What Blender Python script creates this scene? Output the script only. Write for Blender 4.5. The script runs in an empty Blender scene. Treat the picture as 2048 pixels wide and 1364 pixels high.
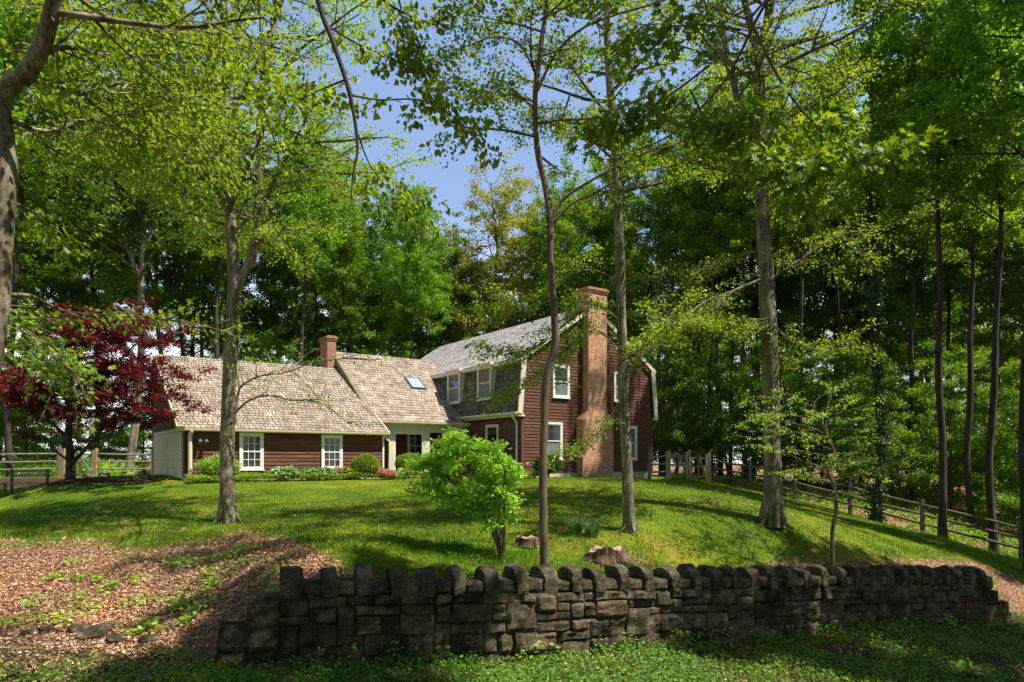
import bpy, math, random
import numpy as np
from mathutils import Vector, Matrix

# ------------------------------------------------------------------ camera, sky, sun
sc = bpy.context.scene
col = sc.collection
F = 1365.0; HY = 918.0; CX = 1024.0            # focal length and horizon of the photograph in its pixels
def PX(px, py, Y):                               # world point seen at a pixel at distance Y
    return np.array([(px - CX) / F * Y, Y, (HY - py) / F * Y])
cam_d = bpy.data.cameras.new('camera'); cam = bpy.data.objects.new('camera', cam_d); col.objects.link(cam)
cam.location = (0, 0, 0); cam.rotation_euler = (math.pi / 2, 0, 0)
cam_d.sensor_width = 36; cam_d.lens = 24; cam_d.shift_y = (HY - 682) / 2048; cam_d.clip_end = 2000; cam_d.clip_start = 0.05
sc.camera = cam
ELEV = math.radians(60)
SH = np.array([0.957, -0.289])                   # horizontal direction towards the sun
SUN = np.array([SH[0] * math.cos(ELEV), SH[1] * math.cos(ELEV), math.sin(ELEV)])
world = bpy.data.worlds.new('World'); sc.world = world; world.use_nodes = True
wn = world.node_tree; wn.nodes.clear()
def wnode(t, **k):
    n = wn.nodes.new(t)
    for a, b in k.items(): setattr(n, a, b)
    return n
wo = wnode('ShaderNodeOutputWorld'); bg = wnode('ShaderNodeBackground'); sky = wnode('ShaderNodeTexSky')
sky.sky_type = 'NISHITA'; sky.sun_disc = False; sky.sun_elevation = ELEV
sky.sun_rotation = math.atan2(SH[0], SH[1]); sky.air_density = 1.0; sky.dust_density = .6; sky.ozone_density = 2.5
tc = wnode('ShaderNodeTexCoord'); sep = wnode('ShaderNodeSeparateXYZ'); mp = wnode('ShaderNodeMapping')
mp.inputs['Scale'].default_value = (1, 1, 2.5)
nz = wnode('ShaderNodeTexNoise'); nz.inputs['Scale'].default_value = 3.2; nz.inputs['Detail'].default_value = 7; nz.inputs['Roughness'].default_value = .6
r1 = wnode('ShaderNodeMapRange'); r1.inputs[1].default_value = .36; r1.inputs[2].default_value = .56
r2 = wnode('ShaderNodeMapRange'); r2.inputs[1].default_value = .34; r2.inputs[2].default_value = .15
mu = wnode('ShaderNodeMath', operation='MULTIPLY'); mx = wnode('ShaderNodeMixRGB'); mx.inputs[2].default_value = (6.6, 6.8, 7.2, 1)
L = wn.links.new
L(tc.outputs['Generated'], mp.inputs[0]); L(mp.outputs[0], nz.inputs['Vector']); L(tc.outputs['Generated'], sep.inputs[0])
L(nz.outputs[0], r1.inputs[0]); L(sep.outputs['Z'], r2.inputs[0]); L(r1.outputs[0], mu.inputs[0]); L(r2.outputs[0], mu.inputs[1])
hz = wnode('ShaderNodeMixRGB'); hz.inputs[0].default_value = .45; hz.inputs[2].default_value = (2.3, 3.1, 5.0, 1); L(sky.outputs[0], hz.inputs[1])
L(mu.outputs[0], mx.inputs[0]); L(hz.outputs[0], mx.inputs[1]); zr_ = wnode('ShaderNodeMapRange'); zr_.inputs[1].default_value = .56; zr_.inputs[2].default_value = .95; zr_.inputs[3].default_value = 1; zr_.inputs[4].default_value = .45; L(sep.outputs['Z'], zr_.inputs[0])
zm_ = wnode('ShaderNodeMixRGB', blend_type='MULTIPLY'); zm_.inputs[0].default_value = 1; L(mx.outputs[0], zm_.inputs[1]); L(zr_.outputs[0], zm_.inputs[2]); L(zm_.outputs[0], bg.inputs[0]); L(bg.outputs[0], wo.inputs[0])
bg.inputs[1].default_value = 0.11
sun_d = bpy.data.lights.new('sun', 'SUN'); sun = bpy.data.objects.new('sun', sun_d); col.objects.link(sun)
sun_d.energy = 5.0; sun_d.angle = math.radians(.55); sun_d.color = (1, .95, .86)
sun.rotation_euler = Vector(tuple(SUN)).to_track_quat('Z', 'Y').to_euler()
sc.view_settings.view_transform = 'Standard'; sc.view_settings.look = 'None'; sc.view_settings.exposure = 0.82; sc.view_settings.gamma = 1
sc.cycles.use_denoising = True
sc.cycles.max_bounces = 7; sc.cycles.diffuse_bounces = 3; sc.cycles.transmission_bounces = 4; sc.cycles.glossy_bounces = 2
sc.cycles.caustics_reflective = False; sc.cycles.caustics_refractive = False

RNG = np.random.default_rng(11)
random.seed(5)
# ------------------------------------------------------------------ numeric helpers
def _hash(i, j, k, s):
    n = (i * 374761393 + j * 668265263 + k * 2147483647 + s * 1274126177) & 0xFFFFFFFF
    n = ((n ^ (n >> 13)) * 1274126177) & 0xFFFFFFFF
    n = (n ^ (n >> 16)) & 0xFFFFFFFF
    return n / 4294967295.0
def noise3(p, s=0):
    p = np.asarray(p, float); i = np.floor(p).astype(np.int64); f = p - i; f = f * f * (3 - 2 * f)
    r = 0
    for a in (0, 1):
        for b in (0, 1):
            for c in (0, 1):
                w = (f[..., 0] if a else 1 - f[..., 0]) * (f[..., 1] if b else 1 - f[..., 1]) * (f[..., 2] if c else 1 - f[..., 2])
                r = r + w * _hash(i[..., 0] + a, i[..., 1] + b, i[..., 2] + c, s)
    return r * 2 - 1
def fbm(p, s=0, o=4):
    p = np.asarray(p, float); r = 0; a = 1; t = 0
    for k in range(o):
        r = r + a * noise3(p * 2 ** k, s + k); t += a; a *= .5
    return r / t
def nrm(v):
    v = np.asarray(v, float); return v / (np.linalg.norm(v, axis=-1, keepdims=True) + 1e-12)
def sstep(a, b, x):
    t = np.clip((x - a) / (b - a), 0, 1); return t * t * (3 - 2 * t)

class MB:
    """collects geometry; build() links it as one mesh object"""
    def __init__(s): s.v = []; s.n = 0; s.f = {}
    def add(s, V, Fs):
        V = np.asarray(V, float).reshape(-1, 3)
        for Fa in (Fs if isinstance(Fs, (list, tuple)) and len(Fs) and isinstance(Fs[0], np.ndarray) and Fs[0].ndim == 2 else [np.asarray(Fs)]):
            s.f.setdefault(Fa.shape[1], []).append(Fa + s.n)
        s.v.append(V); s.n += len(V)
    def poly(s, pts): s.add(pts, np.arange(len(pts))[None])
    def hexa(s, c):                               # eight corners, bottom ring then top ring
        s.add(c, np.array([[0, 3, 2, 1], [4, 5, 6, 7], [0, 1, 5, 4], [1, 2, 6, 5], [2, 3, 7, 6], [3, 0, 4, 7]]))
    def box(s, x0, x1, y0, y1, z0, z1):
        s.hexa([(x0, y0, z0), (x1, y0, z0), (x1, y1, z0), (x0, y1, z0), (x0, y0, z1), (x1, y0, z1), (x1, y1, z1), (x0, y1, z1)])
    def beam(s, a, b, w, h, up=(0, 0, 1)):
        a = np.array(a, float); b = np.array(b, float); d = nrm(b - a); x = nrm(np.cross(d, up)); u = np.cross(x, d)
        c = []
        for p in (a, b):
            for q in ((-1, -1), (1, -1), (1, 1), (-1, 1)): c.append(p + x * q[0] * w / 2 + u * q[1] * h / 2)
        s.hexa(c)
    def tube(s, P, R, k=6, rough=0, seed=0, flare=None, cap=False):
        P = np.asarray(P, float); R = np.asarray(R, float); n = len(P)
        T = np.gradient(P, axis=0); T = nrm(T)
        ref = np.array([1., 0, 0]) if abs(T[0][0]) < .8 else np.array([0, 1., 0])
        X = nrm(np.cross(T, np.cross(ref, T))); Yv = np.cross(T, X)
        th = np.arange(k) / k * 2 * math.pi
        rr = R[:, None] * np.ones(k)
        if rough:
            q = np.stack([np.cos(th)[None] * 1.2 + 0 * rr, np.sin(th)[None] * 1.2 + 0 * rr, P[:, 2:3] * 1.6 + 0 * rr], -1)
            rr = rr * (1 + rough * fbm(q + seed, seed, 3))
        if flare is not None:
            h = P[:, 2] - P[0, 2]
            e = np.exp(-h / flare[1])[:, None]
            rr = rr * (1 + e * flare[0] * (1 + .8 * np.cos(th * flare[2] + seed)[None]))
        V = P[:, None] + X[:, None] * (np.cos(th) * rr)[..., None] + Yv[:, None] * (np.sin(th) * rr)[..., None]
        i = np.arange(n - 1)[:, None] * k; j = np.arange(k)[None]; j2 = (j + 1) % k
        Fq = np.stack([i + j, i + j2, i + k + j2, i + k + j], -1).reshape(-1, 4)
        s.add(V.reshape(-1, 3), Fq)
        if cap:
            b = s.n - n * k
            s.f.setdefault(k, []).append((b + np.arange(k))[::-1][None]); s.f[k].append((b + (n - 1) * k + np.arange(k))[None])
    def build(s, name, mat, parent=None, smooth=False, uv=False, loc=None):
        me = bpy.data.meshes.new(name)
        V = np.concatenate(s.v) if s.v else np.zeros((0, 3))
        if loc is not None: V = V - np.asarray(loc)
        me.vertices.add(len(V)); me.vertices.foreach_set('co', V.astype(np.float32).ravel())
        loops = []; tot = []
        for k, fl in s.f.items():
            A = np.concatenate(fl); loops.append(A.ravel()); tot.append(np.full(len(A), k))
        loops = np.concatenate(loops); tot = np.concatenate(tot)
        me.loops.add(len(loops)); me.loops.foreach_set('vertex_index', loops.astype(np.int32))
        me.polygons.add(len(tot)); st = np.concatenate([[0], np.cumsum(tot)[:-1]])
        me.polygons.foreach_set('loop_start', st.astype(np.int32)); me.polygons.foreach_set('loop_total', tot.astype(np.int32))
        me.polygons.foreach_set('use_smooth', np.full(len(tot), bool(smooth)))
        me.update(calc_edges=True); me.validate()
        if uv:
            ul = me.uv_layers.new(name='UVMap')
            for p in me.polygons:
                n = p.normal
                for li in p.loop_indices:
                    c = me.vertices[me.loops[li].vertex_index].co
                    if abs(n.z) > .7: q = (c.x, c.y)
                    elif abs(n.x) > abs(n.y): q = (c.y, c.z)
                    else: q = (c.x, c.z)
                    ul.data[li].uv = q
        if mat is not None: me.materials.append(mat)
        o = bpy.data.objects.new(name, me); col.objects.link(o)
        if parent is not None: o.parent = parent
        if loc is not None: o.location = tuple(loc)
        return o

def tag(o, label=None, cat=None, group=None, kind=None):
    if label: o['label'] = label
    if cat: o['category'] = cat
    if group: o['group'] = group
    if kind: o['kind'] = kind
    return o
def empty(name, loc=(0, 0, 0), rz=0):
    o = bpy.data.objects.new(name, None); col.objects.link(o); o.location = tuple(loc); o.rotation_euler = (0, 0, rz)
    o.empty_display_size = .2; return o
def copy_tree(o, parent=None):
    c = o.copy(); col.objects.link(c)
    if parent is not None: c.parent = parent
    for ch in list(o.children): copy_tree(ch, c)
    return c

# ------------------------------------------------------------------ materials
def mat_new(name):
    m = bpy.data.materials.new(name); m.use_nodes = True; nt = m.node_tree; nt.nodes.clear()
    out = nt.nodes.new('ShaderNodeOutputMaterial'); b = nt.nodes.new('ShaderNodeBsdfPrincipled'); nt.links.new(b.outputs[0], out.inputs[0])
    return m, nt, b, out
def ramp(nt, src, stops):
    r = nt.nodes.new('ShaderNodeValToRGB'); e = r.color_ramp.elements
    while len(e) < len(stops): e.new(.5)
    for q, (p, c) in zip(e, stops): q.position = p; q.color = (*c, 1)
    nt.links.new(src, r.inputs[0]); return r.outputs[0]
def noise_n(nt, scale, detail=4, vec='Object', stretch=None, rough=.55):
    t = nt.nodes.new('ShaderNodeTexCoord'); n = nt.nodes.new('ShaderNodeTexNoise')
    n.inputs['Scale'].default_value = scale; n.inputs['Detail'].default_value = detail; n.inputs['Roughness'].default_value = rough
    src = t.outputs[vec]
    if stretch:
        mpn = nt.nodes.new('ShaderNodeMapping'); mpn.inputs['Scale'].default_value = stretch; nt.links.new(src, mpn.inputs[0]); src = mpn.outputs[0]
    nt.links.new(src, n.inputs['Vector']); return n.outputs[0]
def mixc(nt, a, b, f, mode='MIX'):
    m = nt.nodes.new('ShaderNodeMixRGB'); m.blend_type = mode
    for i, x in ((0, f), (1, a), (2, b)):
        if isinstance(x, (int, float)): m.inputs[i].default_value = x
        elif isinstance(x, tuple): m.inputs[i].default_value = (*x, 1)
        else: nt.links.new(x, m.inputs[i])
    return m.outputs[0]
def bump(nt, b, src, strength=.4, dist=.02):
    n = nt.nodes.new('ShaderNodeBump'); n.inputs['Strength'].default_value = strength; n.inputs['Distance'].default_value = dist
    nt.links.new(src, n.inputs['Height']); nt.links.new(n.outputs[0], b.inputs['Normal'])
def mottled(m):                                   # lichen spots and scars on smooth bark
    nt = m.node_tree; b = [n for n in nt.nodes if n.type == 'BSDF_PRINCIPLED'][0]; src = b.inputs['Base Color'].links[0].from_socket
    c = mixc(nt, src, ramp(nt, noise_n(nt, 26, 6, stretch=(1, 1, .6), rough=.75), [(.38, (.5, .5, .48)), (.5, (1, 1, 1)), (.66, (1.55, 1.6, 1.5))]), 1.0, 'MULTIPLY')
    c = mixc(nt, c, ramp(nt, noise_n(nt, 3, 4), [(.4, (.75, .78, .62)), (.6, (1.15, 1.12, 1.1))]), 1.0, 'MULTIPLY'); nt.links.new(c, b.inputs['Base Color'])
    return m
def noisy(name, stops, scale=4, rough=.8, stretch=None, bmp=.3, bd=.02, detail=5, island=0, spec=.3):
    m, nt, b, out = mat_new(name)
    f = noise_n(nt, scale, detail, stretch=stretch)
    c = ramp(nt, f, stops)
    if island:
        g = nt.nodes.new('ShaderNodeNewGeometry')
        v = ramp(nt, g.outputs['Random Per Island'], [(0, (1 - island,) * 3), (1, (1 + island * .6, 1 + island * .55, 1 + island * .5))])
        c = mixc(nt, c, v, 1.0, 'MULTIPLY')
    nt.links.new(c, b.inputs['Base Color']); b.inputs['Roughness'].default_value = rough; b.inputs['Specular IOR Level'].default_value = spec
    if bmp: bump(nt, b, f, bmp, bd)
    return m
def leafmat(name, ca, cb, cc, trans=.45, tcol=(1.5, 1.42, .45), rough=.45, spec=.4):
    m, nt, b, out = mat_new(name)
    g = nt.nodes.new('ShaderNodeNewGeometry'); oi = nt.nodes.new('ShaderNodeObjectInfo')
    c = ramp(nt, g.outputs['Random Per Island'], [(0, ca), (.55, cb), (1, cc)])
    hv = nt.nodes.new('ShaderNodeHueSaturation'); nt.links.new(c, hv.inputs['Color'])
    def mr(a, b_, src):
        q = nt.nodes.new('ShaderNodeMapRange'); q.inputs[3].default_value = a; q.inputs[4].default_value = b_; nt.links.new(src, q.inputs[0]); return q.outputs[0]
    nt.links.new(mr(.483, .503, oi.outputs['Random']), hv.inputs['Hue'])
    nt.links.new(mr(.75, 1.15, oi.outputs['Random']), hv.inputs['Value'])
    nf = noise_n(nt, .55, 2)
    c2 = mixc(nt, hv.outputs[0], ramp(nt, nf, [(.3, (.75, .85, .8)), (.7, (1.2, 1.12, 1.0))]), 1.0, 'MULTIPLY')
    nt.links.new(c2, b.inputs['Base Color']); b.inputs['Roughness'].default_value = rough; b.inputs['Specular IOR Level'].default_value = spec
    t = nt.nodes.new('ShaderNodeBsdfTranslucent'); nt.links.new(mixc(nt, c2, tcol, 1.0, 'MULTIPLY'), t.inputs[0])
    mx_ = nt.nodes.new('ShaderNodeMixShader'); mx_.inputs[0].default_value = trans
    nt.links.new(b.outputs[0], mx_.inputs[1]); nt.links.new(t.outputs[0], mx_.inputs[2]); nt.links.new(mx_.outputs[0], out.inputs[0])
    return m
def plain(name, c, rough=.5, spec=.4, var=.08):
    return noisy(name, [(.3, tuple(x * (1 - var) for x in c)), (.7, tuple(min(1, x * (1 + var)) for x in c))], 3, rough, bmp=0, spec=spec)

M = {}
M['leaf_beech'] = leafmat('beech_leaf', (.12, .22, .025), (.20, .33, .035), (.32, .42, .06), .55)
M['leaf_green'] = leafmat('green_leaf', (.07, .17, .014), (.15, .29, .022), (.28, .41, .045), .52)
M['leaf_deep'] = leafmat('deep_green_leaf', (.05, .13, .012), (.10, .22, .018), (.20, .34, .03), .5)
M['leaf_olive'] = leafmat('olive_leaf', (.17, .20, .03), (.27, .28, .045), (.38, .33, .07), .5)
M['leaf_bright'] = leafmat('bright_leaf', (.09, .22, .02), (.17, .33, .03), (.27, .42, .05), .5)
M['leaf_red'] = leafmat('red_leaf', (.04, .005, .009), (.10, .010, .017), (.22, .020, .024), .4, (1.5, .6, .5))
M['leaf_shrub'] = leafmat('shrub_leaf', (.18, .34, .035), (.30, .50, .06), (.48, .66, .14), .45)
M['leaf_box'] = leafmat('boxwood_leaf', (.10, .20, .015), (.20, .34, .025), (.40, .50, .05), .35)
M['leaf_dark'] = leafmat('dark_shrub_leaf', (.02, .06, .015), (.04, .11, .02), (.08, .17, .03), .25)
M['leaf_hosta'] = leafmat('hosta_leaf', (.10, .22, .07), (.22, .36, .14), (.5, .58, .35), .3)
M['leaf_ivy'] = leafmat('ground_ivy_leaf', (.06, .17, .018), (.13, .33, .035), (.27, .50, .07), .4, rough=.5, spec=.35)
M['leaf_iris'] = leafmat('daffodil_leaf', (.06, .15, .06), (.09, .22, .08), (.14, .30, .10), .3)
M['flower_pink'] = leafmat('pink_petal', (.55, .07, .14), (.72, .18, .27), (.85, .35, .42), .35, (1, 1, 1))
def patchy(m):                                    # yellow moss and dry patches across the lawn
    nt = m.node_tree; b = [n for n in nt.nodes if n.type == 'BSDF_PRINCIPLED'][0]; l = b.inputs['Base Color'].links[0]; src = l.from_socket
    c = mixc(nt, src, ramp(nt, noise_n(nt, .9, 6, rough=.7), [(.34, (.55, .8, .7)), (.5, (1, 1, 1)), (.66, (1.4, 1.1, .9))]), 1.0, 'MULTIPLY'); nt.links.new(c, b.inputs['Base Color']); return m
M['grass'] = leafmat('grass_blade', (.05, .15, .008), (.11, .255, .012), (.27, .36, .035), .45, (1.1, 1.1, .5), .55, .2)
patchy(M['grass'])
M['litter'] = leafmat('dead_leaf', (.19, .085, .045), (.52, .30, .18), (.80, .60, .45), .15, (1.1, .9, .6), .8, .15)
M['bark_gray'] = noisy('grey_bark', [(.30, (.06, .048, .033)), (.5, (.165, .135, .095)), (.72, (.34, .30, .225))], 7, .9, (1, 1, .25), .5, .02, 7)
mottled(M['bark_gray'])
M['bark_dark'] = noisy('dark_bark', [(.3, (.018, .015, .012)), (.7, (.08, .065, .048))], 7, .95, (1, 1, .2), .8, .03, 6)
M['bark_brown'] = noisy('brown_bark', [(.3, (.06, .04, .025)), (.7, (.20, .14, .085))], 8, .9, (1, 1, .3), .6, .02, 6)
M['stump'] = noisy('stump_wood', [(.3, (.03, .018, .012)), (.55, (.11, .065, .042)), (.8, (.24, .165, .11))], 8, .95, (1, 1, .35), .9, .05, 7)
M['cut'] = noisy('cut_wood', [(.3, (.16, .10, .065)), (.5, (.30, .20, .13)), (.7, (.42, .32, .22))], 14, .9, bmp=.6, bd=.02)
M['siding'] = noisy('red_siding', [(.3, (.085, .032, .018)), (.7, (.165, .070, .043))], 2.2, .75, (1, 1, 5), .15, .01, 6, island=.22)
M['shake'] = noisy('cedar_shake', [(.25, (.18, .135, .10)), (.5, (.32, .255, .195)), (.75, (.47, .39, .31))], 2.2, .9, (1, 1, 1), .4, .01, 8, island=.26)
M['shake_gray'] = noisy('grey_shake', [(.25, (.38, .35, .33)), (.75, (.64, .61, .59))], 2.2, .9, (1, 1, 1), .4, .01, 8, island=.22)
M['shake_moss'] = noisy('mossy_shake', [(.25, (.085, .08, .06)), (.55, (.18, .16, .12)), (.8, (.31, .275, .215))], 1.8, .95, (1, 1, 1), .4, .01, 8, island=.4)
M['cream'] = plain('cream_paint', (.66, .60, .44), .45)
M['white'] = plain('white_paint', (.78, .76, .68), .4)
M['door_paint'] = plain('garage_door_paint', (.66, .62, .46), .5)
M['concrete'] = noisy('foundation', [(.3, (.42, .38, .30)), (.7, (.55, .50, .42))], 6, .9)
M['dark_in'] = plain('dark_interior', (.02, .016, .014), .8)
M['blind'] = plain('window_screen', (.16, .17, .185), .6)
M['lead'] = plain('flashing', (.12, .12, .13), .5)
M['copper'] = plain('vent_metal', (.10, .09, .09), .4)
M['rake_moss'] = noisy('weathered_rake', [(.3, (.12, .10, .055)), (.7, (.24, .21, .12))], 6, .9)
def glassmat():
    m, nt, b, out = mat_new('window_glass')
    b.inputs['Base Color'].default_value = (.018, .02, .02, 1); b.inputs['Roughness'].default_value = .06; b.inputs['Specular IOR Level'].default_value = .9
    f = noise_n(nt, 3, 2); bump(nt, b, f, .05, .01); return m
M['glass'] = glassmat()
def skymat():
    m, nt, b, out = mat_new('skylight_glass')
    b.inputs['Base Color'].default_value = (.30, .38, .55, 1); b.inputs['Roughness'].default_value = .12; b.inputs['Specular IOR Level'].default_value = 1.0; return m
M['skyglass'] = skymat()
def brickmat(name, c1, c2, mortar):
    m, nt, b, out = mat_new(name)
    t = nt.nodes.new('ShaderNodeTexCoord'); br = nt.nodes.new('ShaderNodeTexBrick')
    br.inputs['Color1'].default_value = (*c1, 1); br.inputs['Color2'].default_value = (*c2, 1); br.inputs['Mortar'].default_value = (*mortar, 1)
    br.inputs['Scale'].default_value = 1; br.inputs['Brick Width'].default_value = .215; br.inputs['Row Height'].default_value = .075; br.inputs['Mortar Size'].default_value = .009
    br.inputs['Bias'].default_value = -.1
    nt.links.new(t.outputs['UV'], br.inputs['Vector'])
    c = mixc(nt, br.outputs[0], ramp(nt, noise_n(nt, 9, 5), [(.3, (.72, .70, .68)), (.7, (1.2, 1.2, 1.15))]), 1.0, 'MULTIPLY')
    nt.links.new(c, b.inputs['Base Color']); b.inputs['Roughness'].default_value = .9
    inv = nt.nodes.new('ShaderNodeMath'); inv.operation = 'SUBTRACT'; inv.inputs[0].default_value = 1; nt.links.new(br.outputs['Fac'], inv.inputs[1])
    bump(nt, b, inv.outputs[0], .7, .012); return m
M['brick'] = brickmat('tan_brick', (.60, .27, .13), (.40, .15, .08), (.46, .38, .29))
M['brick_red'] = brickmat('red_brick', (.44, .17, .10), (.33, .11, .065), (.32, .27, .22))
def stonemat():
    m, nt, b, out = mat_new('rough_stone')
    g = nt.nodes.new('ShaderNodeNewGeometry')
    a = ramp(nt, noise_n(nt, 3.2, 9, rough=.65), [(.3, (.024, .019, .013)), (.5, (.095, .078, .054)), (.68, (.25, .205, .148))])
    v = ramp(nt, g.outputs['Random Per Island'], [(0, (.45, .44, .40)), (.6, (.95, .92, .85)), (1, (1.4, 1.28, 1.1))])
    c = mixc(nt, a, v, 1.0, 'MULTIPLY')
    moss = ramp(nt, noise_n(nt, 1.1, 6), [(.48, (0, 0, 0)), (.62, (1, 1, 1))])
    c = mixc(nt, c, (.05, .052, .02), mixc(nt, (0, 0, 0), moss, .3))
    rust = ramp(nt, noise_n(nt, 1.7, 7, stretch=(1, 1, .8)), [(.60, (0, 0, 0)), (.68, (1, 1, 1))])
    c = mixc(nt, c, (.20, .095, .03), mixc(nt, (0, 0, 0), rust, .5))
    nt.links.new(c, b.inputs['Base Color']); b.inputs['Roughness'].default_value = .95; b.inputs['Specular IOR Level'].default_value = .15
    lich = ramp(nt, noise_n(nt, 3.4, 9, rough=.75), [(.53, (0, 0, 0)), (.60, (1, 1, 1))]); c = mixc(nt, c, (.27, .225, .165), mixc(nt, (0, 0, 0), lich, .5))
    f1 = noise_n(nt, 45, 5, rough=.85); c = mixc(nt, c, ramp(nt, f1, [(.38, (.45, .45, .45)), (.62, (1.6, 1.6, 1.6))]), 1.0, 'MULTIPLY'); nt.links.new(c, b.inputs['Base Color'])
    bump(nt, b, noise_n(nt, 11, 10, rough=.85), 1.0, .07); return m
M['stone'] = stonemat()
M['mortar'] = noisy('dark_mortar', [(.3, (.02, .017, .012)), (.7, (.07, .055, .04))], 6, 1)
M['wood_gray'] = noisy('weathered_rail', [(.3, (.12, .10, .075)), (.7, (.32, .28, .22))], 6, .9, (4, 4, 4), .5, .01)
M['wood_dark'] = noisy('dark_rail', [(.3, (.06, .05, .037)), (.7, (.17, .14, .105))], 6, .9, (4, 4, 4), .5, .01)
M['wood_tan'] = noisy('tan_post', [(.3, (.28, .18, .09)), (.7, (.48, .34, .19))], 5, .85, (4, 4, 1), .4, .01)

def groundmat():
    m, nt, b, out = mat_new('ground_cover')
    at = nt.nodes.new('ShaderNodeAttribute'); at.attribute_name = 'zone'
    sp = nt.nodes.new('ShaderNodeSeparateColor'); nt.links.new(at.outputs['Color'], sp.inputs[0])
    big = noise_n(nt, .45, 5); fine = noise_n(nt, 16, 6, rough=.7)
    g1 = ramp(nt, big, [(.32, (.05, .10, .008)), (.5, (.11, .16, .012)), (.62, (.20, .20, .022)), (.74, (.24, .18, .035))])
    g = mixc(nt, g1, ramp(nt, fine, [(.3, (.55, .6, .5)), (.7, (1.35, 1.3, 1.2))]), 1.0, 'MULTIPLY')
    lit = ramp(nt, noise_n(nt, 22, 5, rough=.8), [(.3, (.07, .035, .02)), (.5, (.24, .13, .075)), (.7, (.46, .29, .18))])
    c = mixc(nt, g, lit, sp.outputs[0])
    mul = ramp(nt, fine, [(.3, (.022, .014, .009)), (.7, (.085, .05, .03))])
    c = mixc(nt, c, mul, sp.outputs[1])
    nt.links.new(c, b.inputs['Base Color']); b.inputs['Roughness'].default_value = 1; b.inputs['Specular IOR Level'].default_value = .1
    bump(nt, b, fine, .8, .05); return m
M['ground'] = groundmat()

# ------------------------------------------------------------------ terrain
def smooth_path(P, n):
    P = np.asarray(P, float); t = np.linspace(0, len(P) - 1, n); out = []
    for x in t:
        i = min(int(x), len(P) - 2); f = x - i
        p0 = P[max(i - 1, 0)]; p1 = P[i]; p2 = P[i + 1]; p3 = P[min(i + 2, len(P) - 1)]
        out.append(.5 * ((2 * p1) + (-p0 + p2) * f + (2 * p0 - 5 * p1 + 4 * p2 - p3) * f * f + (-p0 + 3 * p1 - 3 * p2 + p3) * f ** 3))
    return np.array(out)
WP = smooth_path([[-3.15, 9.25], [-1.8, 9.68], [-.3, 10.28], [1.2, 11.03], [2.8, 11.95], [5.9, 13.75], [8.3, 15.0], [11.2, 16.2]], 29)
seg = np.linalg.norm(np.diff(WP, axis=0), axis=1); WA = np.concatenate([[0], np.cumsum(seg)]); WLEN = WA[-1]
def wpath(a):
    a = np.asarray(a, float); p = np.stack([np.interp(a, WA, WP[:, 0]), np.interp(a, WA, WP[:, 1])], -1)
    q = np.stack([np.interp(a + .6, WA, WP[:, 0]) - np.interp(a - .6, WA, WP[:, 0]), np.interp(a + .6, WA, WP[:, 1]) - np.interp(a - .6, WA, WP[:, 1])], -1)
    return p, nrm(q)
def zfront(X, Y): return -2.83 - .08 * (np.clip(X, -6, 18) + 3.1) + .05 * np.clip(9 - Y, 0, 4) * 0 + .05 * np.sin(X * .9 + Y) * .5
ctl = [(600,1168,10.1),(800,1166,10.5),(985,1164,10.9),(1150,1160,11.9),(1330,1158,13.0),(1600,1152,14.8),(1800,1150,16.0),(1980,1150,17.2),
  (455,1042,16),(1260,1060,15),(1545,1047,16.5),(1090,1148,11.6),(1670,1134,15.3),(1215,1118,13.3),(1000,1118,12.7),(1165,1070,14.8),(800,1060,14.5),(700,1000,20),
  (1845,1068,25.5),(2043,1097,23.3),(1900,1100,19.5),(2048,1125,18.5),(1750,1045,25),(1650,1015,28),(1417,966,32),(1320,962,32),(1900,990,45),(1650,968,45),(2000,1000,36),
  (100,1080,14.5),(300,1092,14),(520,1122,11.6),(50,1285,9.6),(300,1290,9.4),(440,1318,9.2),(200,1180,11.6),(400,1190,11.2),(0,1190,11.8),
  (50,1003,22),(60,985,24),(20,958,30),(150,953,33),(250,955,36),(-300,960,32),(-300,1280,10),(-300,1080,15)]
C = [tuple(PX(*c)) for c in ctl]
HO = np.array([.39, 28.]); HU = np.array([.817, .577]); HV = np.array([-.577, .817]); HYAW = math.atan2(.577, .817); GZ = -.79
def HW(s, t): return HO + HU * s + HV * t
for s, t in ((-12, 2.2), (-9, 2.2), (-5, 2.2), (-4.5, 3.5), (0, 3.5), (-.6, -.6), (3.8, -1), (8, -.7), (8, 8), (0, 14), (-12, 11), (-5, 11), (4, 6), (-16, 6), (-9, 6)):
    p = HW(s, t); C.append((p[0], p[1], GZ))
for X, Y, z in ((-60, 60, -1), (0, 60, -1.2), (30, 60, -3), (60, 50, -4), (60, 20, -4), (-60, 20, -1.5), (0, 90, -2), (30, 22, -3.6), (-30, 12, -2), (24, 30, -3.4)): C.append((X, Y, z))
C = np.array(C)
def _k(r): return np.where(r > 1e-9, r * r * np.log(r + 1e-12), 0)
_n = len(C); _S = 10.; _c = C[:, :2] / _S
_A = np.zeros((_n + 3, _n + 3)); _A[:_n, :_n] = _k(np.linalg.norm(_c[:, None] - _c[None], axis=2)) + np.eye(_n) * .004
_A[:_n, _n] = 1; _A[:_n, _n + 1:] = _c; _A[_n, :_n] = 1; _A[_n + 1:, :_n] = _c.T
_w = np.linalg.solve(_A, np.concatenate([C[:, 2], [0, 0, 0]]))
def zup(X, Y):
    X = np.clip(X, -60, 60); Y = np.clip(Y, 5, 90)
    sh = X.shape; q = np.stack([X.ravel(), Y.ravel()], 1) / _S; out = np.empty(len(q))
    for i in range(0, len(q), 20000):
        qq = q[i:i + 20000]; r = np.linalg.norm(qq[:, None] - _c[None], axis=2)
        out[i:i + 20000] = _k(r) @ _w[:_n] + _w[_n] + qq @ _w[_n + 1:]
    return out.reshape(sh)
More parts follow.
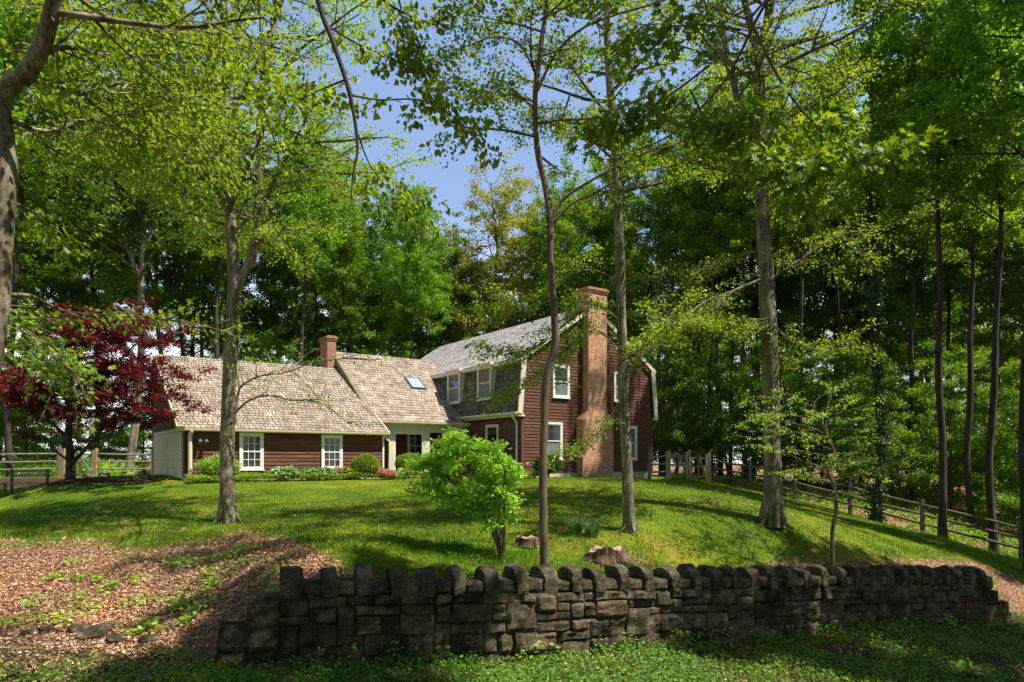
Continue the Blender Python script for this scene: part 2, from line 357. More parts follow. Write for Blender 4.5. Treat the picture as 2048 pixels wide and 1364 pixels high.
def wall_d(X, Y):                                # signed distance behind the wall line, and arc position
    P = np.stack([X.ravel(), Y.ravel()], 1); best = np.full(len(P), 1e9); sd = np.zeros(len(P)); arc = np.zeros(len(P))
    for i in range(len(WP) - 1):
        a, b = WP[i], WP[i + 1]; d = (b - a); l = np.linalg.norm(d); d = d / l
        if i == 0: lo, hi = -30, l
        elif i == len(WP) - 2: lo, hi = 0, 60
        else: lo, hi = 0, l
        u = np.clip((P - a) @ d, lo, hi); q = a + u[:, None] * d; e = P - q; dist = np.linalg.norm(e, axis=1)
        s_ = np.where(d[0] * e[:, 1] - d[1] * e[:, 0] > 0, 1, -1)
        m = dist < best; best[m] = dist[m]; sd[m] = (dist * s_)[m]; arc[m] = (WA[i] + u)[m]
    return sd.reshape(X.shape), arc.reshape(X.shape)
def terrain(X, Y):
    X = np.asarray(X, float); Y = np.asarray(Y, float)
    up = zup(X, Y); fr = zfront(X, Y); d, a = wall_d(X, Y)
    beyond = np.maximum(np.maximum(-a - .4, a - WLEN), 0)
    wl = .16 + beyond * .8
    w = sstep(0, 1, (d - .12 + beyond * .35) / (2 * wl) + .15 * (beyond > 0))
    zr = fr + (up - fr) * w
    left = sstep(-4.1, -4.9, X)
    zl = np.maximum(fr, up)
    zl = np.where(np.abs(fr - up) < .3, np.maximum(fr, up) + (.3 - np.abs(fr - up)) ** 2 * .8, zl)
    z = zr * (1 - left) + zl * left
    und = fbm(np.stack([X * .7, Y * .7, X * 0], -1), 3, 3) * .05
    return z + und * np.clip(1 - np.abs(Y - 14) / 60, 0, 1)
def tz(x, y): return float(terrain(np.array([x]), np.array([y]))[0])
def ground_at(px, Y):
    X = (px - CX) / F * Y; return np.array([X, Y, tz(X, Y)])
def toPx(X, Y, Z): return CX + F * X / np.maximum(Y, .1), HY - F * Z / np.maximum(Y, .1)

def zones(X, Y, Z):
    px, py = toPx(X, Y, Z); n = fbm(np.stack([X * .9, Y * .9, X * 0], -1), 21, 4); n2 = fbm(np.stack([X * 3, Y * 3, X * 0], -1), 31, 3)
    # leaf litter on the bank left of the wall, with a wavering upper edge
    edge = np.interp(px, [-200, 0, 150, 300, 400, 480, 560, 640, 720], [1070, 1080, 1088, 1098, 1092, 1062, 1075, 1110, 1145])
    lit = sstep(-16, 22, py - edge + n * 28) * sstep(760, 640, px + n * 60) * (Y < 17.5)
    lit = lit * (1 - .85 * sstep(1292, 1300, py + n * 10) * (px < 470))
    st = np.exp(-((py - 1136) / 16) ** 2) * sstep(1470, 1560, px) + np.exp(-((px - 1240) / 45) ** 2 - ((py - 1120) / 12) ** 2) + sstep(1975, 2010, px) * sstep(1118, 1128, py) * (Y < 19)
    lit = np.maximum(lit, np.clip(st * 1.1 + n2 * .5, 0, 1) * (Y < 19) * (Y > 9) )
    woods = sstep(.5, 2.0, X - np.interp(Y, [18, 23.3, 25.5, 28, 32, 60], [22, 16.8, 15.2, 12.7, 9.6, 9])) * (Y > 18)
    lit = np.maximum(lit, woods * sstep(-.15, .25, n + .12))
    behind = ((Y > 42) & (px > -900)).astype(float)
    lit = np.maximum(lit, behind * .7)
    d, a = wall_d(X, Y)
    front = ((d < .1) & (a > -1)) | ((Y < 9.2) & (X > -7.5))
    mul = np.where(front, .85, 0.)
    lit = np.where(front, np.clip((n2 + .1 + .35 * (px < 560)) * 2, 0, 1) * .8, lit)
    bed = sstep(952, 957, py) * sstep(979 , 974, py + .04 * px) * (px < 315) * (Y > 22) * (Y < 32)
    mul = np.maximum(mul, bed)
    return np.clip(lit, 0, 1), np.clip(mul, 0, 1), woods, front, n, n2, px, py

def axis_samples(a, b, near0, near1, fine, coarse_ratio=1.12):
    xs = list(np.arange(near0, near1 + 1e-6, fine)); s = fine; x = near1
    while x < b: s *= coarse_ratio; x += s; xs.append(x)
    s = fine; x = near0; lo = []
    while x > a: s *= coarse_ratio; x -= s; lo.append(x)
    return np.array(lo[::-1] + xs)
gx = axis_samples(-400, 400, -13, 15, .14); gy = axis_samples(-60, 600, 7.5, 22, .11)
GX, GY = np.meshgrid(gx, gy); GZ_ = terrain(GX, GY)
g = MB(); nx, ny = len(gx), len(gy)
ii = (np.arange(ny - 1)[:, None] * nx + np.arange(nx - 1)[None]).ravel()
g.add(np.stack([GX, GY, GZ_], -1).reshape(-1, 3), np.stack([ii, ii + 1, ii + nx + 1, ii + nx], 1))
go = g.build('ground', M['ground'], smooth=True); tag(go, kind='structure')
lit, mul, *_ = zones(GX, GY, GZ_)
ca = go.data.color_attributes.new('zone', 'FLOAT_COLOR', 'POINT')
ca.data.foreach_set('color', np.stack([lit, mul, lit * 0, lit * 0 + 1], -1).astype(np.float32).ravel())

# ------------------------------------------------------------------ leaves
T_RH = (np.array([(0, 0, 0), (.34, .5, .09), (0, 1, -.04), (-.34, .5, .09)]), [np.array([[0, 1, 2, 3]])])
T_L6 = (np.array([(0, 0, 0), (.27, .28, .08), (.28, .62, .07), (0, 1, -.06), (-.28, .62, .07), (-.27, .28, .08)]), [np.array([[0, 1, 2, 3], [0, 3, 4, 5]])])
_mp = []
for ang, r in ((-90, .12), (-50, .42), (-28, .30), (-8, .62), (15, .34), (38, .86), (62, .42), (78, .72), (90, 1.0), (102, .72), (118, .42), (142, .86), (165, .34), (188, .62), (208, .30), (230, .42)):
    a_ = math.radians(ang); _mp.append((math.cos(a_) * r * .62, .42 + math.sin(a_) * r * .58, abs(math.cos(a_)) * r * .08))
T_MAPLE = (np.array(_mp), [np.arange(16)[None]])
T_BLADE = (np.array([(-.5, 0, 0), (.5, 0, 0), (0, 1, 0)]), [np.array([[0, 1, 2]])])
def add_leaves(mb, P, size, tmpl, rng, up=1.0, tilt=.5, droop=.2, aspect=1.0, head=None, hmix=.6):
    n = len(P); V, Fs = tmpl
    if n == 0: return
    h = rng.normal(0, 1, (n, 3)); h[:, 2] *= .35; h = nrm(h)
    if head is not None: h = nrm(h * (1 - hmix) + nrm(head) * hmix)
    h[:, 2] -= droop * rng.uniform(.3, 1.6, n); h = nrm(h)
    nn = np.stack([rng.normal(0, tilt, n), rng.normal(0, tilt, n), np.full(n, up)], 1)
    nn = nrm(nn - h * np.sum(nn * h, 1, keepdims=True)); x = np.cross(h, nn)
    sz = (np.asarray(size) * rng.uniform(.65, 1.3, n))[:, None, None]
    W = P[:, None] + sz * (V[None, :, 0:1] * aspect * x[:, None] + V[None, :, 1:2] * h[:, None] + V[None, :, 2:3] * nn[:, None])
    off = (np.arange(n) * len(V))[:, None, None]
    mb.add(W.reshape(-1, 3), [(off + f[None]).reshape(-1, f.shape[1]) for f in Fs])

# ------------------------------------------------------------------ tree growth
class Cfg:
    def __init__(s, **k):
        s.wob = .12; s.lift = [.03, .0, -.02, -.03]; s.seg = [.6, .45, .3, .25]; s.nchild = [1.6, 2.2, 3]; s.ratio = [.5, .5, .45]; s.ang = [50, 50, 45]
        s.maxl = 2; s.leafl = 1; s.rmin = .006; s.side = [7, 5, 4, 3]; s.flat = .35
        s.__dict__.update(k)
def grow(mb, tw, p, d, Ln, r, lvl, c, rng):
    n = max(3, int(Ln / c.seg[min(lvl, 3)])); st = Ln / n; pts = [p]; d = nrm(d); ds = [d]
    W = rng.normal(0, c.wob, (n, 3)); W[:, 2] = W[:, 2] * .7 + c.lift[min(lvl, 3)]
    for i in range(n):
        d = d + W[i]; d = d / math.sqrt(d @ d); p = p + d * st; pts.append(p); ds.append(d)
    pts = np.array(pts); R = np.linspace(r, max(r * .3, .003), n + 1)
    if r > c.rmin: mb.tube(pts, R, c.side[min(lvl, 3)])
    if lvl >= c.leafl:
        tw.append((pts, Ln, lvl))
    if lvl < c.maxl:
        m = max(1, int(Ln * c.nchild[lvl] * rng.uniform(.8, 1.2))); sg = 1
        for j in range(m):
            f = .12 + .88 * (j + rng.uniform(0, 1)) / m; k = min(n - 1, int(f * n)); q = pts[k] + (pts[k + 1] - pts[k]) * (f * n - k if f < 1 else 1)
            dd = ds[k]; sd = nrm(np.cross(dd, (0, 0, 1)) + rng.normal(0, c.flat, 3)); sg = -sg
            a = math.radians(c.ang[lvl] * rng.uniform(.7, 1.25))
            cd = dd * math.cos(a) + sd * sg * math.sin(a)
            grow(mb, tw, q, cd, Ln * c.ratio[lvl] * (1.15 - .7 * f) * rng.uniform(.7, 1.3) + .12, R[k] * .6, lvl + 1, c, rng)
def leaf_pts(tw, N, spread, rng, minl=1):
    tw = [t for t in tw if t[2] >= minl] or tw
    w = np.array([t[1] for t in tw]); w = w / w.sum(); cnt = rng.multinomial(N, w); out = []; hd = []
    for t, c in zip(tw, cnt):
        if c == 0: continue
        f = rng.uniform(.1, 1.0, c) * (len(t[0]) - 1.001); k = f.astype(int); e = t[0][k + 1] - t[0][k]
        out.append(t[0][k] + e * (f - k)[:, None]); hd.append(e)
    P = np.concatenate(out); H = np.concatenate(hd)
    P = P + rng.normal(0, 1, P.shape) * np.array([spread, spread, spread * .55])
    return P, H
def make_tree(name, stems, limbs, cfg, nleaf, lsize, lmat, bmat, label, cat='tree', seed=1, spread=.12, tmpl=T_RH, flare=(.35, .25, 5), extra=None, tilt=.55, group=None, droop=.25, minl=1, roots=0, ks=12):
    """stems: list of (points, radii); limbs: dict stem index -> (f0, f1, count, length function(f), elevation range)"""
    rng = np.random.default_rng(seed); wood = MB(); tw = []
    for si, (pts, rad) in enumerate(stems):
        pts = np.asarray(pts, float); n = max(16, len(pts) * 7); Pq = smooth_path(pts, n); Rq = np.interp(np.linspace(0, 1, n), np.linspace(0, 1, len(rad)), rad)
        wood.tube(Pq, Rq, ks, .10, seed + si, flare if si == 0 and flare else None)
        if si in limbs:
            for (f0, f1, cnt, lf, e0, e1, *az) in limbs[si]:
                ph = rng.uniform(0, 6.28)
                for j in range(cnt):
                    f = f0 + (f1 - f0) * (j + rng.uniform(.1, .9)) / cnt; k = min(n - 2, int(f * (n - 1)))
                    ph += 2.4 + rng.normal(0, .4); A = ph if not az else rng.uniform(math.radians(az[0]), math.radians(az[1]))
                    el = math.radians(rng.uniform(e0, e1)); d = np.array([math.cos(A) * math.cos(el), math.sin(A) * math.cos(el), math.sin(el)])
                    Ln = lf(f) * rng.uniform(.75, 1.25)
                    grow(wood, tw, Pq[k], d, Ln, min(Rq[k] * .5, .012 + Ln * .014), 0, cfg, rng)
    for k in range(roots):                        # buttress roots
        a = 6.283 * (k + rng.uniform(-.2, .2)) / roots; r = stems[0][1][0]; u = np.array([math.cos(a), math.sin(a), 0]); o = np.array(stems[0][0][0]) + (0, 0, .05); e = rng.uniform(1.45, 2.2)
        q_ = [o + u * r * .55 + (0, 0, r * 2.4), o + u * r * 1.0 + (0, 0, r * .9), o + u * r * e * .75 + (0, 0, .05), o + u * r * e * 1.15 + (0, 0, -.05)]
        wood.tube(smooth_path(q_, 10), np.linspace(r * .42, r * .12, 10), 7, .15, seed + k)
    for (pts, r0, lv, *sp) in (extra or []):      # branches with a drawn course; sp thins their leaves
        k0 = len(tw)
        Pq = smooth_path(np.asarray(pts, float), len(pts) * 5); n = len(Pq); Rq = np.linspace(r0, r0 * .25, n); wood.tube(Pq, Rq, 7, .06, seed)
        Ln = np.sum(np.linalg.norm(np.diff(Pq, axis=0), axis=1)); D = nrm(np.gradient(Pq, axis=0)); sg = 1
        if lv is not None:
            cnt, cl, s0 = lv
            for j in range(cnt):
                f = s0 + (1 - s0) * (j + rng.uniform(0, 1)) / cnt; k = min(n - 1, int(f * n)); sg = -sg
                sd = nrm(np.cross(D[k], (0, 0, 1)) + rng.normal(0, .4, 3)); a = math.radians(rng.uniform(30, 65))
                grow(wood, tw, Pq[k], D[k] * math.cos(a) + sd * sg * math.sin(a), cl * rng.uniform(.5, 1.2), r0 * .35, 1, cfg, rng)
            tw.append((Pq[n // 2:], Ln * .5, 1))
            if sp: tw[k0:] = [(a_, b_ * sp[0], c_) for a_, b_, c_ in tw[k0:]]
    base = np.array(stems[0][0][0], float)
    root = empty(name, base); tag(root, label, cat, group)
    wood.build('trunk', bmat, root, smooth=True)
    lv = MB(); P, Hd = leaf_pts(tw, nleaf, spread, rng, minl)
    add_leaves(lv, P, lsize, tmpl, rng, tilt=tilt, droop=droop, head=Hd, hmix=.45)
    lv.build('crown', lmat, root)
    for o in root.children: o.data.transform(Matrix.Translation(tuple(-base)))
    return root

# ------------------------------------------------------------------ the house
house = empty('house', (HO[0], HO[1], GZ), HYAW)
tag(house, 'dark red clapboard house with gambrel gable, brick chimney and low garage wing', 'house')
def Z(z): return z - GZ                          # heights in the house frame start at the ground
class Wall:                                      # a vertical plane: origin, direction a, outward normal n in house coordinates
    def __init__(s, o, a, n): s.o = np.array(o, float); s.a = np.array(a, float); s.n = np.array(n, float)
    def p(s, a, z, d=0): q = s.o + s.a * a + s.n * d; return (q[0], q[1], Z(z))
def clapboards(mb, w, a0, a1, z0, z1, clip=None, e=.135, holes=()):
    z = z0; rr = np.random.default_rng(int(abs(z0 * 100 + a1 * 10)) + 3)
    while z < z1 - .01:
        zt = min(z + e, z1); lo, hi = (a0, a1) if clip is None else clip((z + zt) / 2)
        if clip is not None:
            lo_t, hi_t = clip(zt); lo_b, hi_b = clip(z)
        else: lo_t, hi_t, lo_b, hi_b = lo, hi, lo, hi
        spans = [(lo_b, hi_b, lo_t, hi_t)]
        if hi - lo > .05:
            cuts = sorted(rr.uniform(lo, hi, max(0, int((hi - lo) / 3.2)))); xs = [None] + list(cuts) + [None]
            for i in range(len(xs) - 1):
                bl = lo_b if xs[i] is None else xs[i]; tl = lo_t if xs[i] is None else xs[i]
                bh = hi_b if xs[i + 1] is None else xs[i + 1] - .003; th = hi_t if xs[i + 1] is None else xs[i + 1] - .003
                d = rr.uniform(-.002, .002)
                mb.add([w.p(bl, z, .032 + d), w.p(bh, z, .032 + d), w.p(th, zt + .004, .008 + d), w.p(tl, zt + .004, .008 + d), w.p(bl, z, 0), w.p(bh, z, 0)],
                       np.array([[0, 1, 2, 3], [4, 5, 1, 0]]))
        z = zt
def wbox(mb, w, a0, a1, z0, z1, d0, d1):
    mb.hexa([w.p(a0, z0, d1), w.p(a1, z0, d1), w.p(a1, z0, d0), w.p(a0, z0, d0), w.p(a0, z1, d1), w.p(a1, z1, d1), w.p(a1, z1, d0), w.p(a0, z1, d0)])
def window(w, a0, a1, z0, z1, cols=1, rows=2, blind=0, d=.03, parent=house, trim=.09, label=None, frame_mat='white'):
    f = MB(); o = d + .045
    wbox(f, w, a0, a0 + trim, z0, z1, d - .03, o); wbox(f, w, a1 - trim, a1, z0, z1, d - .03, o)
    wbox(f, w, a0 + trim, a1 - trim, z1 - trim, z1, d - .03, o - .002)
    wbox(f, w, a0 + trim, a1 - trim, z0, z0 + trim * .8, d - .03, o - .002)
    fr = f.build('window', M[frame_mat], parent)
    if label: fr['label'] = label
    s = MB(); wbox(s, w, a0 - .02, a1 + .02, z0 - .04, z0 + .005, d - .03, o + .035); s.build('sill', M[frame_mat], fr)
    A0, A1, Z0, Z1 = a0 + trim, a1 - trim, z0 + trim * .8, z1 - trim
    gl = MB(); gl.poly([w.p(A0, Z0, d), w.p(A1, Z0, d), w.p(A1, Z1, d), w.p(A0, Z1, d)]); gl.build('pane', M['glass'], fr)
    m = MB(); zm = (Z0 + Z1) / 2
    wbox(m, w, A0, A1, zm - .022, zm + .022, d + .001, d + .034)
    for x in (A0, A1 - .035): wbox(m, w, x, x + .035, Z0, Z1, d + .002, d + .03)
    for x in (Z0, Z1 - .035): wbox(m, w, A0 + .035, A1 - .035, x, x + .035, d + .002, d + .029)
    for i in range(1, cols):
        x = A0 + (A1 - A0) * i / cols; wbox(m, w, x - .011, x + .011, Z0 + .035, Z1 - .035, d + .002, d + .026)
    if cols > 1:
        for h0, h1 in ((Z0, zm), (zm, Z1)):
            for i in range(1, rows):
                x = h0 + (h1 - h0) * i / rows; wbox(m, w, A0 + .035, A1 - .035, x - .011, x + .011, d + .002, d + .024)
    m.build('sash', M[frame_mat], fr)
    if blind:
        b = MB(); b.poly([w.p(A0 + .04, Z0 + .04, d + .004), w.p(A1 - .04, Z0 + .04, d + .004), w.p(A1 - .04, Z0 + (Z1 - Z0) * blind, d + .004), w.p(A0 + .04, Z0 + (Z1 - Z0) * blind, d + .004)])
        b.build('screen', M['blind'], fr)
    return fr
def shakes(mb, A, B, Cc, D, rows, wmin=.11, wmax=.24, seed=1, lift=.018, thick=.022):
    """courses of shakes on the slope A-B (eave, left to right) D-C (top, left to right)"""
    rr = np.random.default_rng(seed); A, B, Cc, D = [np.array(q, float) for q in (A, B, Cc, D)]
    n = nrm(np.cross(B - A, D - A)); V = []; k = 0; Fs = []
    for i in range(rows):
        f0 = i / rows; f1 = min(1.0, (i + 1.12) / rows)
        l0, r0 = A + (D - A) * f0, B + (Cc - B) * f0; l1, r1 = A + (D - A) * f1, B + (Cc - B) * f1
        W = np.linalg.norm(r0 - l0); x = 0; xs = [0]
        while x < W: x += rr.uniform(wmin, wmax); xs.append(min(x, W))
        for a, b in zip(xs[:-1], xs[1:]):
            if b - a < .02: continue
            a_, b_ = a / W + .0015, b / W - .0015; j = rr.uniform(-.012, .012); q0 = nrm(D - A) * j
            t = thick * rr.uniform(.7, 1.5); p = [l0 + (r0 - l0) * a_ + q0, l0 + (r0 - l0) * b_ + q0, l1 + (r1 - l1) * b_, l1 + (r1 - l1) * a_]
            lf = rr.uniform(0, .006)
            V += [p[0] + n * (t + lf), p[1] + n * (t + lf * .3), p[2] + n * .004, p[3] + n * .004, p[0] - n * .004, p[1] - n * .004]
            Fs += [[k, k + 1, k + 2, k + 3], [k + 4, k + 5, k + 1, k], [k + 4, k, k + 3, k + 3], [k + 5, k + 2, k + 1, k + 1]][:2]; k += 6
    mb.add(V, np.array(Fs))

GW, GL_ = 7.63, 13.7                              # gable width and length of the main block
KZ, EZ, PZ, KI = 4.25, 1.95, 6.72, .12            # knee, lower eave and peak heights, knee inset
gable = Wall((0, 0), (1, 0), (0, -1)); side = Wall((0, 0), (0, 1), (-1, 0)); far_side = Wall((GW, 0), (0, 1), (1, 0)); back_g = Wall((0, GL_), (1, 0), (0, 1))
# solid core of the main block
b = MB(); prof = [(0.01, -.8), (GW - .01, -.8), (GW - .01, EZ), (GW - KI, KZ), (GW / 2, PZ - .06), (KI, KZ), (.01, EZ)]
fr_ = [(s, .0, Z(z)) for s, z in prof]; bk_ = [(s, GL_, Z(z)) for s, z in prof]
b.poly(fr_); b.poly(bk_[::-1])
for i in range(7): j = (i + 1) % 7; b.poly([fr_[j], fr_[i], bk_[i], bk_[j]])
def clipg(z):
    if z <= EZ: return 0, GW
    if z <= KZ: k = KI * (z - EZ) / (KZ - EZ); return k, GW - k
    k = KI + (GW / 2 - KI) * (z - KZ) / (PZ - KZ); return min(k, GW / 2), max(GW - k, GW / 2)
b.build('wall_core', M['dark_in'], house)
b = MB(); clapboards(b, gable, 0, GW, -.58, PZ - .1, clipg); b.build('gable_siding', M['siding'], house)
b = MB(); clapboards(b, Wall((0, 0), (0, 1), (-1, 0)), 0, 5.2, -.58, EZ); b.build('side_siding', M['siding'], house)
b = MB(); clapboards(b, far_side, 0, GL_, -.58, EZ, e=.3); b.build('rear_siding', M['siding'], house)
b = MB(); wbox(b, gable, -.01, GW + .01, -1.3, -.585, -.2, .015); wbox(b, side, -.0, 5.2, -1.3, -.585, -.2, .012); b.build('foundation', M['concrete'], house)
b = MB()
wbox(b, gable, GW - .09, GW + .035, -.58, EZ - .05, 0.001, .05); b.build('corner_board', M['siding'], house); b = MB(); wbox(b, gable, -.035, .09, -.58, EZ - .05, 0.001, .05); wbox(b, side, .0, .09, -.58, EZ - .05, .001, .034)
b.build('corner_board', M['siding'], house)
# roofs
b = MB(); ov = .12
shakes(b, (-.2, GL_, Z(EZ)), (-.2, -ov, Z(EZ)), (KI - .03, -ov, Z(KZ)), (KI - .03, GL_, Z(KZ)), 10, .12, .24, 3, thick=.045)
b.build('mansard_shakes', M['shake_moss'], house)
b = MB(); shakes(b, (GW + .2, -ov, Z(EZ)), (GW + .2, GL_, Z(EZ)), (GW - KI + .03, GL_, Z(KZ)), (GW - KI + .03, -ov, Z(KZ)), 10, .2, .5, 4); b.build('rear_mansard_shakes', M['shake_moss'], house)
sl = (PZ - KZ) / (GW / 2 - KI)
def uz(s): return KZ + (s - KI) * sl
b = MB(); shakes(b, (-.16, GL_, Z(uz(-.16) + .08)), (-.16, -ov, Z(uz(-.16) + .08)), (GW / 2, -ov, Z(PZ + .08)), (GW / 2, GL_, Z(PZ + .08)), 26, .10, .22, 5)
shakes(b, (GW + .16, -ov, Z(uz(-.16) + .08)), (GW + .16, GL_, Z(uz(-.16) + .08)), (GW / 2, GL_, Z(PZ + .08)), (GW / 2, -ov, Z(PZ + .08)), 20, .2, .4, 6)
rf = b.build('main_roof', M['shake_gray'], house)
b = MB()
for (s, t, w, h) in ((2.45, 8.2, .3, .16), (.55, 8.9, .16, .14)):
    z = uz(s) + .08; b = MB(); b.beam((s - .1, t, Z(z + .02)), (s + .22, t, Z(z + .22)), w, h); b.build('roof_vent', M['copper'], rf)
b = MB(); b.tube([(1.0, 5.6, Z(uz(1) + .05)), (1.0, 5.6, Z(uz(1) + .5))], [.035, .035], 8); b.build('vent_pipe', M['lead'], rf)
# rake boards and eaves
b = MB()
def rake(mb, s0, z0, s1, z1, w=.2, t0=-ov - .02):
    mb.beam((s0, t0, Z(z0)), (s1, t0, Z(z1)), .035, w, up=(0, 0, 1) if abs(s1 - s0) > .5 else (1, 0, 0))
rake(b, -.17, EZ - .08, KI - .06, KZ + .0, .24); rake(b, GW + .17, EZ - .08, GW - KI + .06, KZ, .24)
rake(b, -.12, uz(-.12) - .02, GW / 2, PZ - .02, .16, -ov - .035); rake(b, GW + .12, uz(-.12) - .02, GW / 2, PZ - .02, .16, -ov - .035)
b.build('rake_board', M['cream'], house)
b = MB(); b.box(-.26, 0, -ov, 5.0, Z(EZ - .12), Z(EZ - .02)); b.box(-.22, .1, -ov, 5.0, Z(EZ - .2), Z(EZ - .125)); b.box(GW, GW + .26, -ov, GL_, Z(EZ - .12), Z(EZ - .02)); b.build('eave_trim', M['cream'], house)
b = MB(); b.box(-.21, KI, -ov + .02, GL_, Z(uz(-.16) - .09), Z(uz(-.16) + .055)); b.build('upper_fascia', M['cream'], house)
def gutter(p, q, name='gutter', parent=house):
    p = np.array(p, float); q = np.array(q, float); m = MB(); d = nrm(q - p); x = nrm(np.cross(d, (0, 0, 1)))
    pr = [(-.0, .0), (-.0, -.09), (.05, -.11), (.10, -.08), (.115, .0), (.10, .0), (.09, -.07), (.05, -.095), (.012, -.08), (.012, 0)]
    A = [p + x * a + np.array([0, 0, c]) for a, c in pr]; B = [q + x * a + np.array([0, 0, c]) for a, c in pr]; n = len(pr)
    m.add(A + B, np.array([[i, (i + 1) % n, n + (i + 1) % n, n + i] for i in range(n)])); m.poly(A[:5]); m.poly(B[:5][::-1]); return m.build(name, M['cream'], parent)
gutter((-.27, 4.75, Z(EZ - .02)), (-.27, -ov, Z(EZ - .02)))
def downspout(pts, r=.04, mat='white'):
    m = MB(); m.tube(smooth_path(pts, len(pts) * 4), np.full(len(pts) * 4, r), 8, cap=True); return m.build('downspout', M[mat], house)
downspout([(-.31, .18, Z(EZ - .12)), (-.30, .2, Z(EZ - .22)), (-.13, .22, Z(EZ - .40)), (-.085, .22, Z(EZ - .55)), (-.085, .22, Z(.5)), (-.085, .22, Z(-.7))])
# tall brick chimney against the gable
def chimney(prof, name, mat, cap):
    m = MB()
    for (s0, s1, t0, t1, z0), (S0, S1, T0, T1, z1) in zip(prof[:-1], prof[1:]):
        m.add([(s0, t0, Z(z0)), (s1, t0, Z(z0)), (s1, t1, Z(z0)), (s0, t1, Z(z0)), (S0, T0, Z(z1)), (S1, T0, Z(z1)), (S1, T1, Z(z1)), (S0, T1, Z(z1))],
              np.array([[0, 1, 5, 4], [1, 2, 6, 5], [2, 3, 7, 6], [3, 0, 4, 7]]))
    s0, s1, t0, t1, z = prof[-1]; m.poly([(s0, t0, Z(z)), (s1, t0, Z(z)), (s1, t1, Z(z)), (s0, t1, Z(z))])
    o = m.build(name, M[mat], house, uv=True)
    c = MB()
    for k, (e, h) in enumerate(((.04, .08), (.07, .1))):
        zz = z - .22 + k * .085; c.box(s0 - e, s1 + e, t0 - e, t1 + e, Z(zz), Z(zz + h - .018))
    c.build('chimney_cap', M[cap], o, uv=True)
    f = MB(); f.box(s0 + .2, s1 - .2, t0 + .12, t1 - .12, Z(z), Z(z + .04)); f.build('flue', M['dark_in'], o); return o
chimney([(2.93, 4.72, -.45, .1, -1.2), (2.93, 4.72, -.45, .1, 1.72), (3.3, 4.38, -.40, .1, 2.12), (3.3, 4.38, -.40, .45, 7.5)], 'chimney', 'brick', 'brick_red')
# gable and side windows
window(gable, 1.2, 2.12, -.02, 1.56, blind=.52, label='ground-floor gable window left of the brick chimney')
window(gable, 5.68, 6.6, -.02, 1.52, blind=.5, label='ground-floor gable window right of the brick chimney')
window(gable, 1.6, 2.52, 2.62, 4.0, blind=.5, label='upper gable window left of the brick chimney')
window(gable, 5.14, 6.04, 2.62, 3.96, blind=.5, label='upper gable window right of the brick chimney')
window(side, 1.62, 2.6, -.05, 1.5, label='window under the eave beside the downspout', frame_mat='cream')
mans = Wall((-.2, 0), (0, 1), (-1, 0))
for a0, a1 in ((1.85, 2.95), (4.45, 5.6)):
    w = window(mans, a0, a1, 2.6, 4.06, blind=.5, d=.05, frame_mat='cream', label='shuttered dormer window in the mossy shake slope')
    c = MB(); wbox(c, mans, a0 + .01, a1 - .01, 2.64, 4.02, -.35, .02); wbox(c, mans, a0 - .07, a1 + .07, 4.06, 4.18, -.35, .16); c.build('dormer_cheek', M['cream'], w)
# ---- connector with the porch
CE, CRZ, CT0, CRT = 1.60, 5.08, 4.0, 8.78
def cz(t): return CE + (t - CT0) * (CRZ - CE) / (CRT - CT0)
cf = Wall((-4.6, 4.3), (1, 0), (0, -1)); cl = Wall((-4.5, 0), (0, 1), (-1, 0))
b = MB(); b.poly([(-4.47, 6.0, Z(-.8)), (-4.47, CRT, Z(-.8)), (-4.47, CRT, Z(CRZ - .08)), (-4.47, 6.0, Z(cz(6.0) - .08))]); b.poly([(-4.47, CRT, Z(-.8)), (-4.47, 13.5, Z(-.8)), (-4.47, 13.5, Z(CE)), (-4.47, CRT, Z(CRZ - .08))])
b.poly([(-4.5, 6.05, Z(-.8)), (0, 6.05, Z(-.8)), (0, 6.05, Z(2.9)), (-4.5, 6.05, Z(2.9))]); b.build('connector_core', M['dark_in'], house)
b = MB(); clapboards(b, Wall((-4.5, 6.0), (1, 0), (0, -1)), 0, 4.5, -.62, 1.5); clapboards(b, Wall((-4.5, 4.3), (0, 1), (1, 0)), 0, 1.7, -.62, 1.5)
clapboards(b, Wall((-4.5, 0), (0, 1), (-1, 0)), 4.25, 13.0, .5, CRZ - .15, lambda z: (4.2 + max(0, (z - CE) / (CRZ - CE)) * (CRT - CT0), 13.2 - max(0, (z - CE) / (CRZ - CE)) * (CRT - CT0)))
b.build('porch_siding', M['siding'], house)
b = MB(); b.box(-4.5, 0, 4.2, 6.0, Z(-.95), Z(-.62)); b.build('porch_floor', M['concrete'], house)
b = MB(); b.box(-4.5, 0, 4.35, 6.0, Z(1.5), Z(1.54)); b.build('porch_ceiling', M['cream'], house)
window(Wall((-4.5, 6.0), (1, 0), (0, -1)), 2.3, 3.15, -.1, 1.35, cols=2, rows=2, frame_mat='cream', label='small window at the back of the dark porch')
b = MB()
wbox(b, cf, .1, 4.6, 1.17, 1.50, -.1, .06); wbox(b, cf, .68, .93, -.62, 1.168, -.08, .05)   # beam and left pier
wbox(b, cf, 2.36, 2.66, -.62, 1.168, -.08, .05); wbox(b, cf, 4.2, 4.55, -.62, 1.168, -.08, .05)
def brace(a0, z0, a1, z1, w=.2):
    p = np.array(cf.p(a0, z0, .03)); q = np.array(cf.p(a1, z1, .03)); b.beam(p, q, .1, w)
brace(4.2, .72, 3.72, 1.22); brace(.68, .8, .2, 1.25, .12)
b.build('porch_frame', M['cream'], house)
b = MB(); wbox(b, cf, .932, 1.0, -.6, 1.08, -.06, .03); wbox(b, cf, 2.29, 2.358, -.6, 1.08, -.06, .03); wbox(b, cf, .932, 2.358, 1.08, 1.166, -.06, .033); b.build('opening_trim', M['white'], house)
